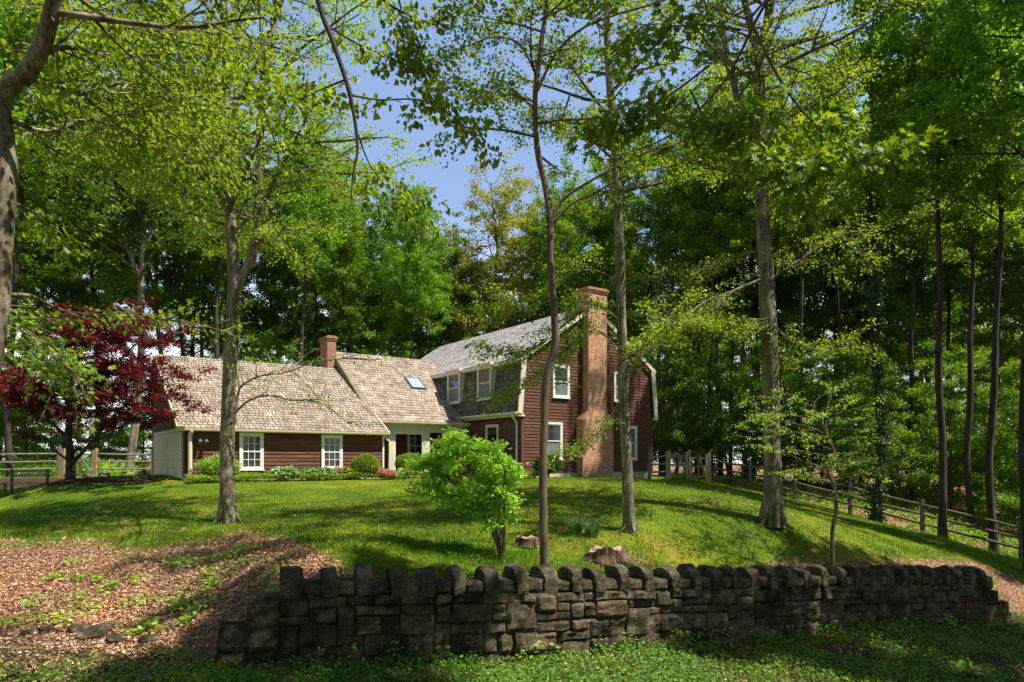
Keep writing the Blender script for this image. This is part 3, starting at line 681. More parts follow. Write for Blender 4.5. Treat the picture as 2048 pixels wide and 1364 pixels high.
b = MB(); shakes(b, (-4.72, CT0, Z(CE + .03)), (.3, CT0, Z(CE + .03)), (1.4, CRT, Z(CRZ + .03)), (-4.72, CRT, Z(CRZ + .03)), 27, .1, .22, 7)
shakes(b, (1.4, 13.56, Z(CE)), (-4.72, 13.56, Z(CE)), (-4.72, CRT, Z(CRZ + .03)), (1.4, CRT, Z(CRZ + .03)), 12, .3, .5, 8)
cr = b.build('connector_roof', M['shake'], house)
b = MB(); b.beam((-4.76, CT0, Z(CE - .04)), (-4.76, CRT, Z(CRZ - .04)), .1, .24); b.beam((-4.74, 13.56, Z(CE - .06)), (-4.74, CRT, Z(CRZ - .06)), .05, .2); b.build('connector_rake', M['rake_moss'], house)
b = MB(); b.box(-4.7, -.02, 4.02, 4.36, Z(CE - .12), Z(CE - .02)); b.build('connector_soffit', M['cream'], house)
gutter((-4.72, 4.0, Z(CE + .03)), (.05, 4.0, Z(CE + .03)))
def on_plane(px, py, o, n):                      # where a pixel's ray meets a plane given in house coordinates
    c, s_ = math.cos(HYAW), math.sin(HYAW); O = np.array([HO[0] + c * o[0] - s_ * o[1], HO[1] + s_ * o[0] + c * o[1], o[2] + GZ]); N = np.array([c * n[0] - s_ * n[1], s_ * n[0] + c * n[1], n[2]])
    r = np.array([(px - CX) / F, 1, (HY - py) / F]); w = r * (O @ N) / (r @ N); d = w[:2] - HO
    return np.array([d @ HU, d @ HV, w[2] - GZ])
pn = nrm(np.array([0, -(CRZ - CE), CRT - CT0]))
q = [on_plane(x, y, (0, CT0, Z(CE + .06)), pn) for x, y in ((823, 777), (850, 778.5), (838.5, 757), (809, 755))]
s0, s1 = (q[0][0] + q[3][0]) / 2, (q[1][0] + q[2][0]) / 2; ta, tb = (q[0][1] + q[1][1]) / 2, (q[2][1] + q[3][1]) / 2
def cp(s, t, d): return np.array([s, t, Z(cz(t) + .03)]) + pn * d
b = MB()
for (u0, u1, v0, v1) in ((s0, s0 + .07, ta, tb), (s1 - .07, s1, ta, tb), (s0 + .07, s1 - .07, ta, ta + .06), (s0 + .07, s1 - .07, tb - .06, tb)):
    b.hexa([cp(u0, v0, -.02), cp(u1, v0, -.02), cp(u1, v1, -.02), cp(u0, v1, -.02), cp(u0, v0, .10), cp(u1, v0, .10), cp(u1, v1, .10), cp(u0, v1, .10)])
sk = b.build('skylight', M['lead'], house)
b = MB(); b.poly([cp(s0 + .06, ta + .05, .085), cp(s1 - .06, ta + .05, .085), cp(s1 - .06, tb - .05, .085), cp(s0 + .06, tb - .05, .085)]); b.build('skylight_pane', M['skyglass'], sk)
chimney([(-5.2, -4.78, 8.15, 9.1, 3.0), (-5.2, -4.78, 8.15, 9.1, 5.75)], 'chimney', 'brick_red', 'brick_red')
# ---- garage wing
GE, GRZ, GT0, GRT, GL0, GL1 = 1.04, 4.19, 2.72, 8.07, -12.37, -4.62
gb = 10.7
gf = Wall((-12.1, 2.97), (1, 0), (0, -1)); glw = Wall((-12.1, 2.97), (0, 1), (-1, 0))
b = MB(); q = [(2.99, -.8), (gb, -.8), (gb, 2.0), (GRT, GRZ - .1), (2.99, GE + .05)]
A = [(-12.08, t, Z(z)) for t, z in q]; B = [(-4.78, t, Z(z)) for t, z in q]; b.poly(A[::-1]); b.poly(B)
for i in range(5): j = (i + 1) % 5; b.poly([A[i], A[j], B[j], B[i]])
b.build('garage_core', M['dark_in'], house)
b = MB(); clapboards(b, gf, 0, 7.33, -.62, GE - .02); b.build('garage_siding', M['siding'], house)
def clipl(z):
    lo = 0 if z < GE else (z - GE) / (GRZ - GE) * (GRT - 2.97); hi = gb - 2.97 if z < 2.0 else (gb - 2.97) - (z - 2.0) / (GRZ - 2.0) * (gb - GRT)
    return min(lo, hi), max(lo, hi)
b = MB(); clapboards(b, glw, 0, 7, -.62, GRZ - .12, clipl); b.build('garage_end_siding', M['siding'], house)
b = MB(); b.box(-12.12, -4.76, 2.98, gb, Z(-1.3), Z(-.625)); b.build('garage_foundation', M['concrete'], house)
b = MB(); wbox(b, gf, 7.28, 7.35, -.62, GE - .1, .001, .05); b.build('corner_post', M['white'], house)
b = MB(); shakes(b, (GL0, GT0, Z(GE + .03)), (GL1, GT0, Z(GE + .03)), (GL1, GRT, Z(GRZ + .03)), (GL0, GRT, Z(GRZ + .03)), 30, .1, .22, 9)
shakes(b, (GL1, gb + .3, Z(1.9)), (GL0, gb + .3, Z(1.9)), (GL0, GRT, Z(GRZ + .03)), (GL1, GRT, Z(GRZ + .03)), 12, .3, .5, 10)
b.build('garage_roof', M['shake'], house)
b = MB(); b.box(GL0, GL1, GT0 + .0, 2.99, Z(GE - .08), Z(GE - .0)); b.build('garage_soffit', M['cream'], house)
b = MB(); b.beam((GL0 - .02, GT0, Z(GE - .05)), (GL0 - .02, GRT, Z(GRZ - .05)), .04, .17); b.beam((GL0 - .02, gb + .3, Z(1.84)), (GL0 - .02, GRT, Z(GRZ - .05)), .04, .17)
b.build('garage_rake', M['cream'], house); b = MB(); b.beam((GL1 + .02, GT0, Z(GE - .06)), (GL1 + .02, CT0 + .3, Z(GE - .06 + (CT0 + .3 - GT0) * .589)), .04, .17); b.build('garage_rake', M['cream'], house)
gutter((GL0, GT0, Z(GE + .03)), (GL1, GT0, Z(GE + .03)))
downspout([(-11.98, 2.66, Z(GE - .06)), (-11.98, 2.70, Z(GE - .14)), (-11.98, 2.84, Z(GE - .22)), (-11.98, 2.86, Z(GE - .4)), (-11.98, 2.86, Z(-.1)), (-11.98, 2.86, Z(-.72))], .07, 'cream')
window(gf, 1.75, 2.59, -.38, .94, 3, 2, label='twelve-pane garage window nearest the pale tree trunk')
window(gf, 4.75, 5.59, -.38, .93, 3, 2, label='twelve-pane garage window nearest the porch')
for a0, a1 in ((.55, 3.55), (3.85, 6.85)):
    d = MB(); n = 5
    for i in range(n):
        z0 = -.68 + i * .33; wbox(d, glw, a0, a1, z0, z0 + .322, .0, .05)
        for k in range(4): x = a0 + .12 + k * (a1 - a0 - .1) / 4; wbox(d, glw, x, x + (a1 - a0) / 4 - .16, z0 + .06, z0 + .26, .05, .062)
    do = d.build('garage_door', M['door_paint'], house)
    t = MB(); wbox(t, glw, a0 - .14, a0 - .002, -.7, 1.06, .0, .075); wbox(t, glw, a1 + .002, a1 + .14, -.7, 1.06, .0, .075); wbox(t, glw, a0, a1, .98, 1.1, .0, .073); t.build('door_trim', M['cream'], do)
b = MB()
for x in (.42, .62):
    p = np.array(gf.p(x, .72, .06)); b.tube([p, p + (0, -.10, -.06), p + (0, -.2, -.16)], [.03, .05, .08], 10, cap=True)
b.box(-11.74, -11.42, 2.90, 2.96, Z(.70), Z(.78)); b.build('flood_light', M['lead'], house)

# ------------------------------------------------------------------ the stone wall
def ztop(a): p, _ = wpath(a); return -(1134 - HY) / F * p[..., 1] * 1.0
def zbase(a): p, _ = wpath(a); return zfront(p[..., 0], p[..., 1])
swall = empty('stone_wall', (WP[0][0], WP[0][1], float(zbase(0)))); tag(swall, 'old dark retaining wall of rough squared stones with a crenellated row of rounded coping stones', 'wall')
SB = np.array(swall.location)
def rock(mb, a0, a1, z0f, z1f, d0, d1, seed, rnd=.035, amp=.03, top='flat', n=(6, 5)):
    """one squared stone between arc positions a0..a1; z given as functions of a; d is depth behind the wall face"""
    rr = np.random.default_rng(seed); na, nz = n; V = []; Fs = []
    if top == 'flat':                             # closed grid: front face plus sides wrapped to the back
        u = np.linspace(0, 1, na); v = np.linspace(0, 1, nz)
        dd = [d1, d0 + rnd, d0]
        prof_u = [0] + list(u) + [1]; prof_v = [0] + list(v) + [1]
        for j, vv in enumerate(prof_v):
            for i, uu in enumerate(prof_u):
                edge = (i in (0, len(prof_u) - 1)) or (j in (0, len(prof_v) - 1))
                e1 = (i in (1, len(prof_u) - 2)) or (j in (1, len(prof_v) - 2))
                a = a0 + (a1 - a0) * uu; z = z0f(a) + (z1f(a) - z0f(a)) * vv; dep = d1 if edge else (d0 + rnd if e1 else d0)
                V.append((a, z, dep))
        V = np.array(V); W = len(prof_u)
        Fs = [[j * W + i, j * W + i + 1, (j + 1) * W + i + 1, (j + 1) * W + i] for j in range(len(prof_v) - 1) for i in range(W - 1)]
        q = np.stack([V[:, 0] * 5 + seed, V[:, 1] * 6, V[:, 2] * 0 + seed * .37], -1); nn = fbm(q, seed % 50, 3)
        front = V[:, 2] < d1; V[:, 2] -= np.where(front, nn * amp * 1.6 + (V[:, 2] == d0) * rr.uniform(-.01, .04), 0)
        V[:, 0] += np.where(front, fbm(q + 9, 3, 2) * amp * .6, 0); V[:, 1] += np.where(front, fbm(q + 19, 4, 2) * amp * .5, 0)
    else:                                         # upright with a rounded head: profile in depth and height, extruded along the wall
        m = 18; D = d1 - d0; prof = []
        a_m = (a0 + a1) / 2; zb, zt = z0f(a_m), z1f(a_m); H = zt - zb; hr = min(H * .42, D * .5)
        for i in range(5): prof.append((d0, zb + (H - hr) * i / 4))
        for i in range(1, 10): t = math.pi * i / 10; prof.append((d0 + D / 2 - D / 2 * math.cos(t), zt - hr + hr * math.sin(t)))
        for i in range(4, -1, -2): prof.append((d1, zb + (H - hr) * i / 4))
        prof = np.array(prof); k = len(prof); cen = prof.mean(0); rows = [0, .0, .1, .45, .9, 1, 1]; sc_ = [.0, .92, 1.0, 1.0, 1.0, .90, .0]
        for r_, s_ in zip(rows, sc_):
            for d_, z_ in prof: V.append((a0 + (a1 - a0) * r_, cen[1] + (z_ - cen[1]) * (s_ if z_ > zb + .02 else max(s_, .0)), cen[0] + (d_ - cen[0]) * s_))
        V = np.array(V); Fs = [[j * k + i, j * k + (i + 1) % k, (j + 1) * k + (i + 1) % k, (j + 1) * k + i] for j in range(len(rows) - 1) for i in range(k)]
        q = np.stack([V[:, 0] * 5, V[:, 1] * 5, V[:, 2] * 5 + seed * 1.7], -1)
        V[:, 2] += fbm(q, seed % 40, 4) * amp; V[:, 1] += fbm(q + 7, 2, 4) * amp; V[:, 0] += fbm(q + 17, 5, 4) * amp * .9
        V[:, 1] += (V[:, 2] - (d0 + d1) / 2) * rr.uniform(-.12, .12) * (V[:, 1] > zb + .1)
    p, t = wpath(V[:, 0]); nb = np.stack([-t[:, 1], t[:, 0]], -1)
    mb.add(np.stack([p[:, 0] + nb[:, 0] * V[:, 2], p[:, 1] + nb[:, 1] * V[:, 2], V[:, 1]], -1), np.array(Fs))
rr = np.random.default_rng(3)
cop_h = .40
def zc(a): return ztop(a) - cop_h                # bottom of the coping row
b = MB(); aa = np.linspace(-.2, WLEN + .2, 60)   # dark core behind the stones
for i in range(59):
    c = []
    for zf in (lambda a: zbase(a) - .3, lambda a: zc(a) - .01):
        for a, dd in ((aa[i], .10), (aa[i + 1], .10), (aa[i + 1], .45), (aa[i], .45)):
            p, t = wpath(a); p_ = WP[0] + (WP[1] - WP[0]) / np.linalg.norm(WP[1] - WP[0]) * a if a < 0 else p; c.append((p_[0] - t[1] * dd, p_[1] + t[0] * dd, float(zf(a))))
    b.hexa(c)
b.build('core', M['mortar'], swall, loc=SB).location = (0, 0, 0)
b = MB(); sd = 100
rows_f = [-.12, .22, .42, .62, .80, 1.0]
a = 0.0
def zf(f): return lambda x, f=f: float(zbase(x) + (zc(x) - zbase(x)) * f)
# squared rubble: bays of varying pattern
NR = 7; cw = .125; NC = int(WLEN / cw); cw = WLEN / NC; occ = np.zeros((NC, NR), bool)
rowz = np.concatenate([[-.15], np.cumsum(rr.uniform(.8, 1.2, NR))]); rowz[1:] = rowz[1:] / rowz[-1]
for j in range(NR):
    i = 0
    while i < NC:
        if occ[i, j]: i += 1; continue
        hN = int(rr.choice([1, 2, 3], p=[.38, .52, .10])); wN = int(rr.integers(2, 6)) + (1 if hN == 1 else 0)
        w_ = 0
        while w_ < wN and i + w_ < NC and not occ[i + w_, j]: w_ += 1
        if i + w_ < NC and not occ[i + w_, j] and (i + w_ + 1 >= NC or occ[min(i + w_ + 1, NC - 1), j]): w_ += 1
        hN = min(hN, NR - j)
        while hN > 1 and occ[i:i + w_, j + hN - 1].any(): hN -= 1
        occ[i:i + w_, j:j + hN] = True; sd += 1
        g0 = rr.uniform(.003, .009); jx = rr.uniform(-.012, .012)
        rock(b, i * cw + g0, (i + w_) * cw - g0, zf(rowz[j] + .007), zf(rowz[j + hN] - .007), rr.uniform(-.04, .03), .2, sd, rnd=.016, amp=.04, n=(10, 7))
        i += w_
# stepped left end and right end
for (x0, x1, z0, z1, s_) in ((-.33, .0, -2.1, -1.93, 1), (-.42, .0, -2.30, -2.0, 2), (-.40, .0, -2.6, -2.3, 7), (-.78, -.40, -2.62, -2.24, 3), (-.45, -.02, -2.9, -2.6, 4), (-.8, -.46, -2.95, -2.62, 8), (-1.12, -.80, -3.0, -2.60, 5), (-1.3, -1.12, -3.0, -2.78, 6)):
    m2 = b
    def shift(mb, x0, x1, z0, z1, s_):
        tmp = MB(); rock(tmp, 0.02, 0.02 + x1 - x0, lambda a: z0, lambda a: z1, 0, .4, 900 + s_, .06, .05, 'flat')
        V = np.concatenate(tmp.v); d = nrm(WP[1] - WP[0]); V[:, :2] += d * (x0 - .02); mb.add(V, [np.concatenate(x) for x in tmp.f.values()])
    shift(b, x0, x1, z0, z1, s_)
dR = nrm(WP[-1] - WP[-2])
for k, (x0, x1, z0, z1) in enumerate(((0, .35, -3.15, -2.82), (0, .5, -3.5, -3.15), (0, .7, -4.1, -3.5), (.5, .95, -4.1, -3.45), (.95, 1.25, -4.1, -3.75))):
    tmp = MB(); rock(tmp, .02, .02 + x1 - x0, lambda a: z0, lambda a: z1, 0, .45, 950 + k, .06, .05, 'flat'); V = np.concatenate(tmp.v)
    V[:, :2] += WP[-1] - WP[0] - nrm(WP[1] - WP[0]) * .02 + dR * x0; b.add(V, [np.concatenate(x) for x in tmp.f.values()])
b.build('stone_facing', M['stone'], swall, loc=SB, smooth=False).location = (0, 0, 0)
# coping: uprights at the drawn pixel centres, low stones between
cpx = [582, 659, 731, 796, 857, 919, 983, 1044, 1102, 1153, 1200, 1248, 1298, 1348, 1393, 1434, 1474, 1511, 1546, 1581, 1615, 1650, 1684, 1717, 1749, 1780, 1809, 1838, 1866, 1893, 1919, 1944, 1968, 1988]
fine = np.linspace(0, WLEN, 3000); fp, _ = wpath(fine); fpx = CX + F * (fp[:, 0]) / fp[:, 1]
ca_ = np.interp(cpx, fpx, fine)
for i, a in enumerate(ca_):
    w = (.30 if i == 0 else rr.uniform(.17, .25)) * (.9 if i > 26 else 1); mb = MB(); top = rr.uniform(-.045, .02)
    rock(mb, a - w / 2, a + w / 2, lambda x: float(zc(x)) - .01, lambda x: float(ztop(x)) + top, -.04, .48, 300 + i, amp=.06, top='round')
    mb.build('coping_stone', M['stone'], swall, loc=SB).location = (0, 0, 0)
    if i < len(ca_) - 1:
        a1 = ca_[i + 1]; mb = MB(); h = rr.uniform(.17, .21)
        rock(mb, a + w / 2 - .02, a1 - .11, lambda x: float(zc(x)) + .0, lambda x: float(zc(x)) + h, .0, .4, 400 + i, amp=.03)
        mb.build('spacer_stone', M['stone'], swall, loc=SB).location = (0, 0, 0)

# ------------------------------------------------------------------ trees one can tell apart
def pth(pts, Y):                                  # (px, py[, Y]) course of a stem standing at distance Y
    out = [PX(p[0], p[1], p[2] if len(p) > 2 else Y) for p in pts]
    g0 = tz(out[0][0], out[0][1]); out[0][2] = g0 - .05
    return out
def br(pts, Y): return [PX(p[0], p[1], p[2] if len(p) > 2 else Y) for p in pts]
spray = Cfg(lift=[.02, -.01, -.02, -.03], wob=.10, nchild=[1.8, 2.4, 3.0], ratio=[.42, .5, .5], maxl=2, flat=.3)
# pale grey forked tree in front of the garage
make_tree('forked_tree', [
  (pth([(455, 1042), (455, 900), (459, 760), (466, 640), (468, 560), (463, 470), (455, 330), (452, 150), (446, 0), (440, -180), (432, -420)], 16), [.20, .165, .158, .155, .148, .12, .11, .095, .08, .06, .03]),
  (br([(468, 600), (484, 555), (503, 515), (516, 440), (519, 330), (524, 200), (545, 60), (560, -60), (570, -260), (580, -480)], 16), [.11, .11, .11, .105, .10, .09, .075, .06, .04, .02])],
  {0: [(.52, 1, 34, lambda f: 3.6 - 1.4 * f, -12, 40)], 1: [(.28, 1, 36, lambda f: 4.0 - 1.6 * f, -12, 40)]},
  spray, 56000, .068, M['leaf_beech'], M['bark_gray'], 'pale grey tree on the lawn before the garage, forking into two tall stems', 'tree', 3, .10, tilt=.6, roots=6, flare=(.12, .2, 5),
  extra=[(br([(470, 850), (476, 790), (486, 770), (520, 752), (570, 745), (640, 722), (720, 716)], 15.6), .035, (16, 1.0, .2), .16),
         (br([(470, 825), (500, 800), (540, 790), (580, 800), (640, 805), (700, 850)], 15.4), .03, (14, .9, .2), .16),
         (br([(474, 440), (495, 400), (560, 370), (640, 360), (700, 375)], 15.2), .04, (10, 1.0, .2), .16),
         (br([(462, 640), (400, 655), (330, 640), (280, 660)], 15.0), .03, (9, .8, .2), .16)])
# thin dark leaning tree behind the wall
make_tree('leaning_tree', [
  (pth([(1090, 1150), (1086, 1000), (1088, 850), (1092, 760), (1110, 690), (1108, 620), (1100, 520), (1100, 440), (1090, 370), (1075, 300), (1070, 200), (1082, 90), (1093, 10), (1100, -100), (1120, -300)], 11.6), [.075, .072, .07, .07, .07, .066, .062, .06, .052, .05, .046, .042, .036, .03, .015]),
  (br([(1102, 445), (1125, 400), (1180, 362), (1240, 330), (1290, 305), (1340, 292), (1400, 270)], 11.3), [.028, .026, .022, .018, .012, .006]),
  (br([(1100, 455), (1140, 410), (1190, 385), (1250, 350), (1320, 300), (1380, 290)], 11.8), [.026, .022, .018, .015, .008]),
  (br([(1076, 180), (1110, 110), (1160, 60), (1230, 30), (1330, 0), (1400, -40)], 11.5), [.026, .022, .018, .015, .008])],
  {0: [(.62, .86, 8, lambda f: 1.6, -10, 35), (.86, 1, 14, lambda f: 2.1, 5, 60)], 1: [(.3, 1, 6, lambda f: .9, -20, 30)], 2: [(.3, 1, 6, lambda f: .9, -20, 30)], 3: [(.2, 1, 7, lambda f: 1.0, -20, 30)]},
  spray, 12500, .068, M['leaf_green'], M['bark_brown'], 'thin curving brown tree rising right behind the coping stones', 'tree', 5, .09, tilt=.6, flare=(.15, .2, 4), ks=10,
  extra=[(br([(1076, 160), (1040, 90), (990, 75), (940, 90), (900, 110)], 11.7), .02, (10, .8, .15)), (br([(1072, 220), (1030, 190), (980, 195), (930, 170)], 11.4), .018, (9, .8, .15)), (br([(1080, 40), (1140, 10), (1180, -10)], 11), .02, (5, .7, .2))])
# slim straight grey tree before the chimney
make_tree('slim_tree', [
  (pth([(1259, 1062), (1252, 900), (1246, 760), (1243, 640), (1240, 520), (1235, 400), (1226, 250), (1216, 110), (1212, -20), (1205, -180), (1195, -380)], 15), [.135, .118, .112, .108, .104, .10, .09, .08, .065, .045, .02])],
  {0: [(.50, 1, 26, lambda f: 2.9 - 1.2 * f, -10, 35)]},
  spray, 21000, .07, M['leaf_beech'], M['bark_gray'], 'slim straight grey tree standing on the lawn in front of the brick chimney', 'tree', 7, .10, tilt=.6, roots=5, flare=(.1, .2, 4),
  extra=[(br([(1238, 640), (1190, 610), (1140, 640), (1080, 690), (1010, 710)], 15.5), .028, (16, 1.0, .1)),
         (br([(1236, 700), (1190, 660), (1130, 700), (1060, 760), (1000, 790)], 16.0), .022, (14, .9, .1)),
         (br([(1244, 720), (1290, 690), (1340, 650), (1400, 640)], 14.5), .025, (13, .9, .1)),
         (br([(1240, 800), (1210, 850), (1180, 880), (1120, 900)], 14.3), .014, (7, .5, .2)),
         (br([(1236, 560), (1180, 540), (1120, 560), (1060, 600), (1000, 620)], 15.0), .022, (12, .9, .1)),
         (br([(1226, 300), (1180, 250), (1110, 245), (1060, 230)], 15.4), .025, (12, 1.0, .1))])
# the big trunk on the right of the lawn
make_tree('large_tree', [
  (pth([(1546, 1048), (1545, 900), (1541, 760), (1536, 620), (1527, 470), (1520, 340), (1519, 200), (1521, 110), (1540, 20), (1560, -120), (1580, -330)], 16.5), [.25, .205, .20, .19, .17, .15, .13, .115, .095, .07, .03]),
  (br([(1520, 120), (1505, 60), (1490, 0), (1470, -120), (1450, -300)], 16.5), [.09, .085, .08, .06, .03]),
  (br([(1520, 350), (1490, 300), (1470, 180), (1450, 90), (1440, 0), (1430, -150)], 16.2), [.09, .085, .075, .07, .06, .03])],
  {0: [(.45, 1, 34, lambda f: 3.4 - 1.3 * f, -15, 40)], 1: [(.2, 1, 12, lambda f: 2.2, 0, 40)], 2: [(.3, 1, 14, lambda f: 2.2, 0, 40)]},
  spray, 32000, .07, M['leaf_beech'], M['bark_gray'], 'thickest pale trunk on the right of the lawn, beside the bare-twigged sapling', 'tree', 9, .11, tilt=.6, roots=7, flare=(.08, .22, 5),
  extra=[(br([(1520, 560), (1460, 585), (1400, 610), (1340, 660), (1290, 700)], 15.5), .04, (22, 1.3, .1), .35),
         (br([(1525, 500), (1450, 520), (1380, 540), (1300, 560)], 16.8), .035, (18, 1.2, .1), .5),
         (br([(1540, 560), (1600, 520), (1680, 470), (1760, 460)], 16.3), .04, (18, 1.2, .1), .5),
         (br([(1535, 440), (1560, 400), (1580, 360), (1640, 330)], 16.3), .035, (14, 1.2, .1)),
         (br([(1548, 650), (1590, 690), (1640, 700), (1700, 680)], 16.0), .025, (12, .9, .1)),
         (br([(1525, 640), (1480, 640), (1420, 655), (1350, 640)], 16.0), .03, (16, 1.1, .1))])
# sapling with bare tiered twigs
sap = Cfg(lift=[.0, -.01, 0, 0], wob=.14, nchild=[2.5, 3, 3], ratio=[.4, .45, .5], maxl=2, flat=.2, ang=[45, 45, 45], rmin=.0015, seg=[.25, .2, .15, .15])
make_tree('dogwood_sapling', [
  (pth([(1671, 1132), (1664, 1080), (1672, 1020), (1667, 970), (1652, 930), (1668, 905), (1652, 870), (1646, 850), (1630, 830), (1632, 800)], 14.4), [.048, .044, .04, .036, .032, .028, .024, .02, .014, .008])],
  {0: [(.28, .98, 24, lambda f: 2.0 - .7 * f, -5, 28)]}, sap, 4300, .048, M['leaf_shrub'], M['bark_brown'],
  'bare-twigged sapling with tiered branches growing from behind the wall at the right stump', 'sapling', 12, .04, tilt=.5, flare=None, ks=8)
# overhanging near tree at the left edge
near = Cfg(lift=[.02, -.02, -.04, -.05], wob=.12, nchild=[3.0, 3.4, 3], ratio=[.5, .5, .5], maxl=2, flat=.3, seg=[.3, .2, .15, .15])
def T1(x, y, Y): return PX(x, y, Y)
make_tree('chestnut_tree', [
  ([np.array([-5.2, 6.3, tz(-5.2, 6.3) - .1]), PX(-110, 1000, 6.3), PX(-40, 780, 6.3), PX(-8, 640, 6.3), PX(2, 500, 6.3), PX(10, 340, 6.3), PX(2, 200, 6.3), PX(50, 150, 6.2), PX(88, 80, 6.1), PX(108, 0, 6.0), PX(130, -120, 5.9), PX(160, -420, 5.8)],
   [.16, .13, .115, .10, .095, .10, .085, .08, .07, .062, .05, .02])],
  {0: [(.78, 1, 8, lambda f: 1.7, 0, 40)]}, near, 7500, .068, M['leaf_beech'], M['bark_gray'], 'near grey tree bending in from the left edge with a crooked limb', 'tree', 21, .09, T_L6, flare=(.3, .3, 5), tilt=.45, droop=.7, minl=1,
  extra=[(br([(60, 155, 6.2), (110, 170, 6.8), (170, 188, 7.4), (230, 185, 8), (280, 160, 8.6), (340, 178, 9)], 6), .035, (26, 1.1, .1)),
         (br([(5, 590, 6.3), (60, 592, 6.6), (110, 615, 7), (160, 628, 7.2), (260, 632, 7.6), (360, 642, 8), (460, 665, 8.2)], 6), .022, (13, .45, .25)),
         (br([(20, 240, 6.3), (90, 262, 6.6), (170, 240, 7), (260, 230, 7.4), (330, 262, 7.8)], 6), .024, (22, .9, .1)),
         (br([(8, 400, 6.3), (60, 420, 6.5), (110, 460, 6.7), (150, 480, 6.9)], 6), .015, (9, .5, .1)),
         (br([(100, 40, 6.0), (180, 30, 6.6), (280, 60, 7.4), (400, 60, 8.4), (480, 80, 9)], 6), .03, (24, 1.2, .1)),
         (br([(68, 118, 6.15), (130, 95, 6.5), (230, 110, 7.2), (320, 110, 8)], 6), .03, (20, 1.0, .1)),
         (br([(170, 190, 7.4), (250, 260, 7.8), (330, 300, 8.2), (420, 310, 8.6)], 6), .02, (20, .9, .05))])
# red Japanese maple
jm = Cfg(lift=[.02, -.01, -.02, -.03], wob=.14, nchild=[2.4, 3.0, 3], ratio=[.5, .5, .5], maxl=2, flat=.25, ang=[50, 50, 45])
make_tree('japanese_maple', [
  (pth([(141, 964), (141, 910), (138, 860), (150, 800), (175, 740), (200, 690), (215, 655)], 24.6), [.16, .13, .10, .08, .055, .03, .015]),
  (br([(141, 930, 24.5), (165, 905, 24.2), (195, 870, 23.8), (240, 820, 23.2), (295, 775, 22.6), (350, 750, 22.0)], 24), [.06, .055, .05, .04, .025, .01]),
  (br([(140, 880), (110, 850), (80, 810), (50, 780), (20, 760)], 25), [.06, .055, .045, .03, .01]),
  (br([(141, 925), (110, 900), (95, 880), (60, 870)], 24), [.04, .035, .03, .02]),
  (br([(150, 820, 24.4), (200, 770, 23.8), (250, 710, 23.2), (290, 670, 23)], 24), [.05, .04, .03, .012]),
  (br([(195, 870, 23.8), (250, 850, 23.0), (310, 830, 22.3), (365, 820, 21.8)], 24), [.035, .03, .02, .01])],
  {0: [(.4, 1, 26, lambda f: 2.6 - .8 * f, -5, 30)], 1: [(.45, 1, 18, lambda f: 1.5, -12, 22)], 2: [(.4, 1, 13, lambda f: 1.6, -5, 30)], 3: [(.5, 1, 4, lambda f: .8, 0, 15)], 4: [(.3, 1, 15, lambda f: 1.4, -10, 30)], 5: [(.3, 1, 10, lambda f: .9, -10, 20)]},
  jm, 46000, .095, M['leaf_red'], M['bark_dark'], 'dark red Japanese maple spreading beside the garage end', 'tree', 31, .09, T_L6, flare=(.3, .2, 4), tilt=.35, droop=.35)

# ------------------------------------------------------------------ woodland: a few tree builds, copied
wood = Cfg(lift=[.05, .04, .03, -.02], wob=.16, nchild=[1.1, 1.6, 2], ratio=[.5, .5, .5], maxl=2, flat=.95, seg=[.9, .6, .5, .4], rmin=.012, side=[5, 4, 3, 3])
def wood_tree(seed, H, r, f0, nl, ll, nleaf, lsz, lmat, bark, spread=.2, e=(0, 60), fork=False, name='woodland_tree', topl=.45, lean=.5):
    q = np.random.default_rng(seed); x = y = 0.0; pts = []
    for i in range(9):
        pts.append((x, y, H * i / 8 - (.3 if i == 0 else 0))); x += q.normal(0, lean * .5); y += q.normal(0, lean * .5)
    rad = [r * (1 - .88 * (i / 8) ** 1.1) for i in range(9)]
    stems = [(pts, rad)]; limbs = {0: [(f0, 1, nl, lambda f: ll * (1 - (1 - topl) * max(0, (f - f0) / (1 - f0)) ** 1.5), *e)]}
    if fork:
        p0 = np.array(pts[3], float); a = q.uniform(0, 6.28); d = np.array([math.cos(a), math.sin(a), 0])
        stems.append(([p0, p0 + d * .9 + (0, 0, H * .1), p0 + d * 1.6 + (0, 0, H * .3), p0 + d * 2.0 + (0, 0, H * .5)], [rad[3] * .8, rad[3] * .65, rad[3] * .4, .03])); limbs[1] = [(.25, 1, nl // 2, lambda f: ll * .8, *e)]
    t = make_tree(name, stems, limbs, wood, nleaf, lsz, M[lmat], M[bark], 'x', 'tree', seed, spread, ks=8, flare=(.35, .5, 5), tilt=1.1)
    return t
protos = {
 'tall': wood_tree(101, 27, .25, .34, 52, 4.4, 36000, .20, 'leaf_green', 'bark_dark'),
 'tall2': wood_tree(102, 25, .20, .38, 46, 4.1, 31000, .20, 'leaf_deep', 'bark_gray', fork=True),
 'mid': wood_tree(103, 17, .15, .10, 46, 3.8, 30000, .17, 'leaf_green', 'bark_dark', e=(-5, 45)),
 'under': wood_tree(104, 9, .10, .08, 30, 3.0, 17000, .14, 'leaf_bright', 'bark_brown', e=(-5, 30), lean=.35),
 'under2': wood_tree(105, 8, .08, .05, 26, 2.6, 15000, .13, 'leaf_deep', 'bark_brown', e=(-8, 30), lean=.35),
 'olive': wood_tree(106, 20, .26, .28, 46, 4.8, 30000, .16, 'leaf_olive', 'bark_brown', e=(15, 60)),
 'high': wood_tree(107, 26, .165, .50, 36, 3.6, 20000, .18, 'leaf_green', 'bark_dark', lean=.22)}
used = set()
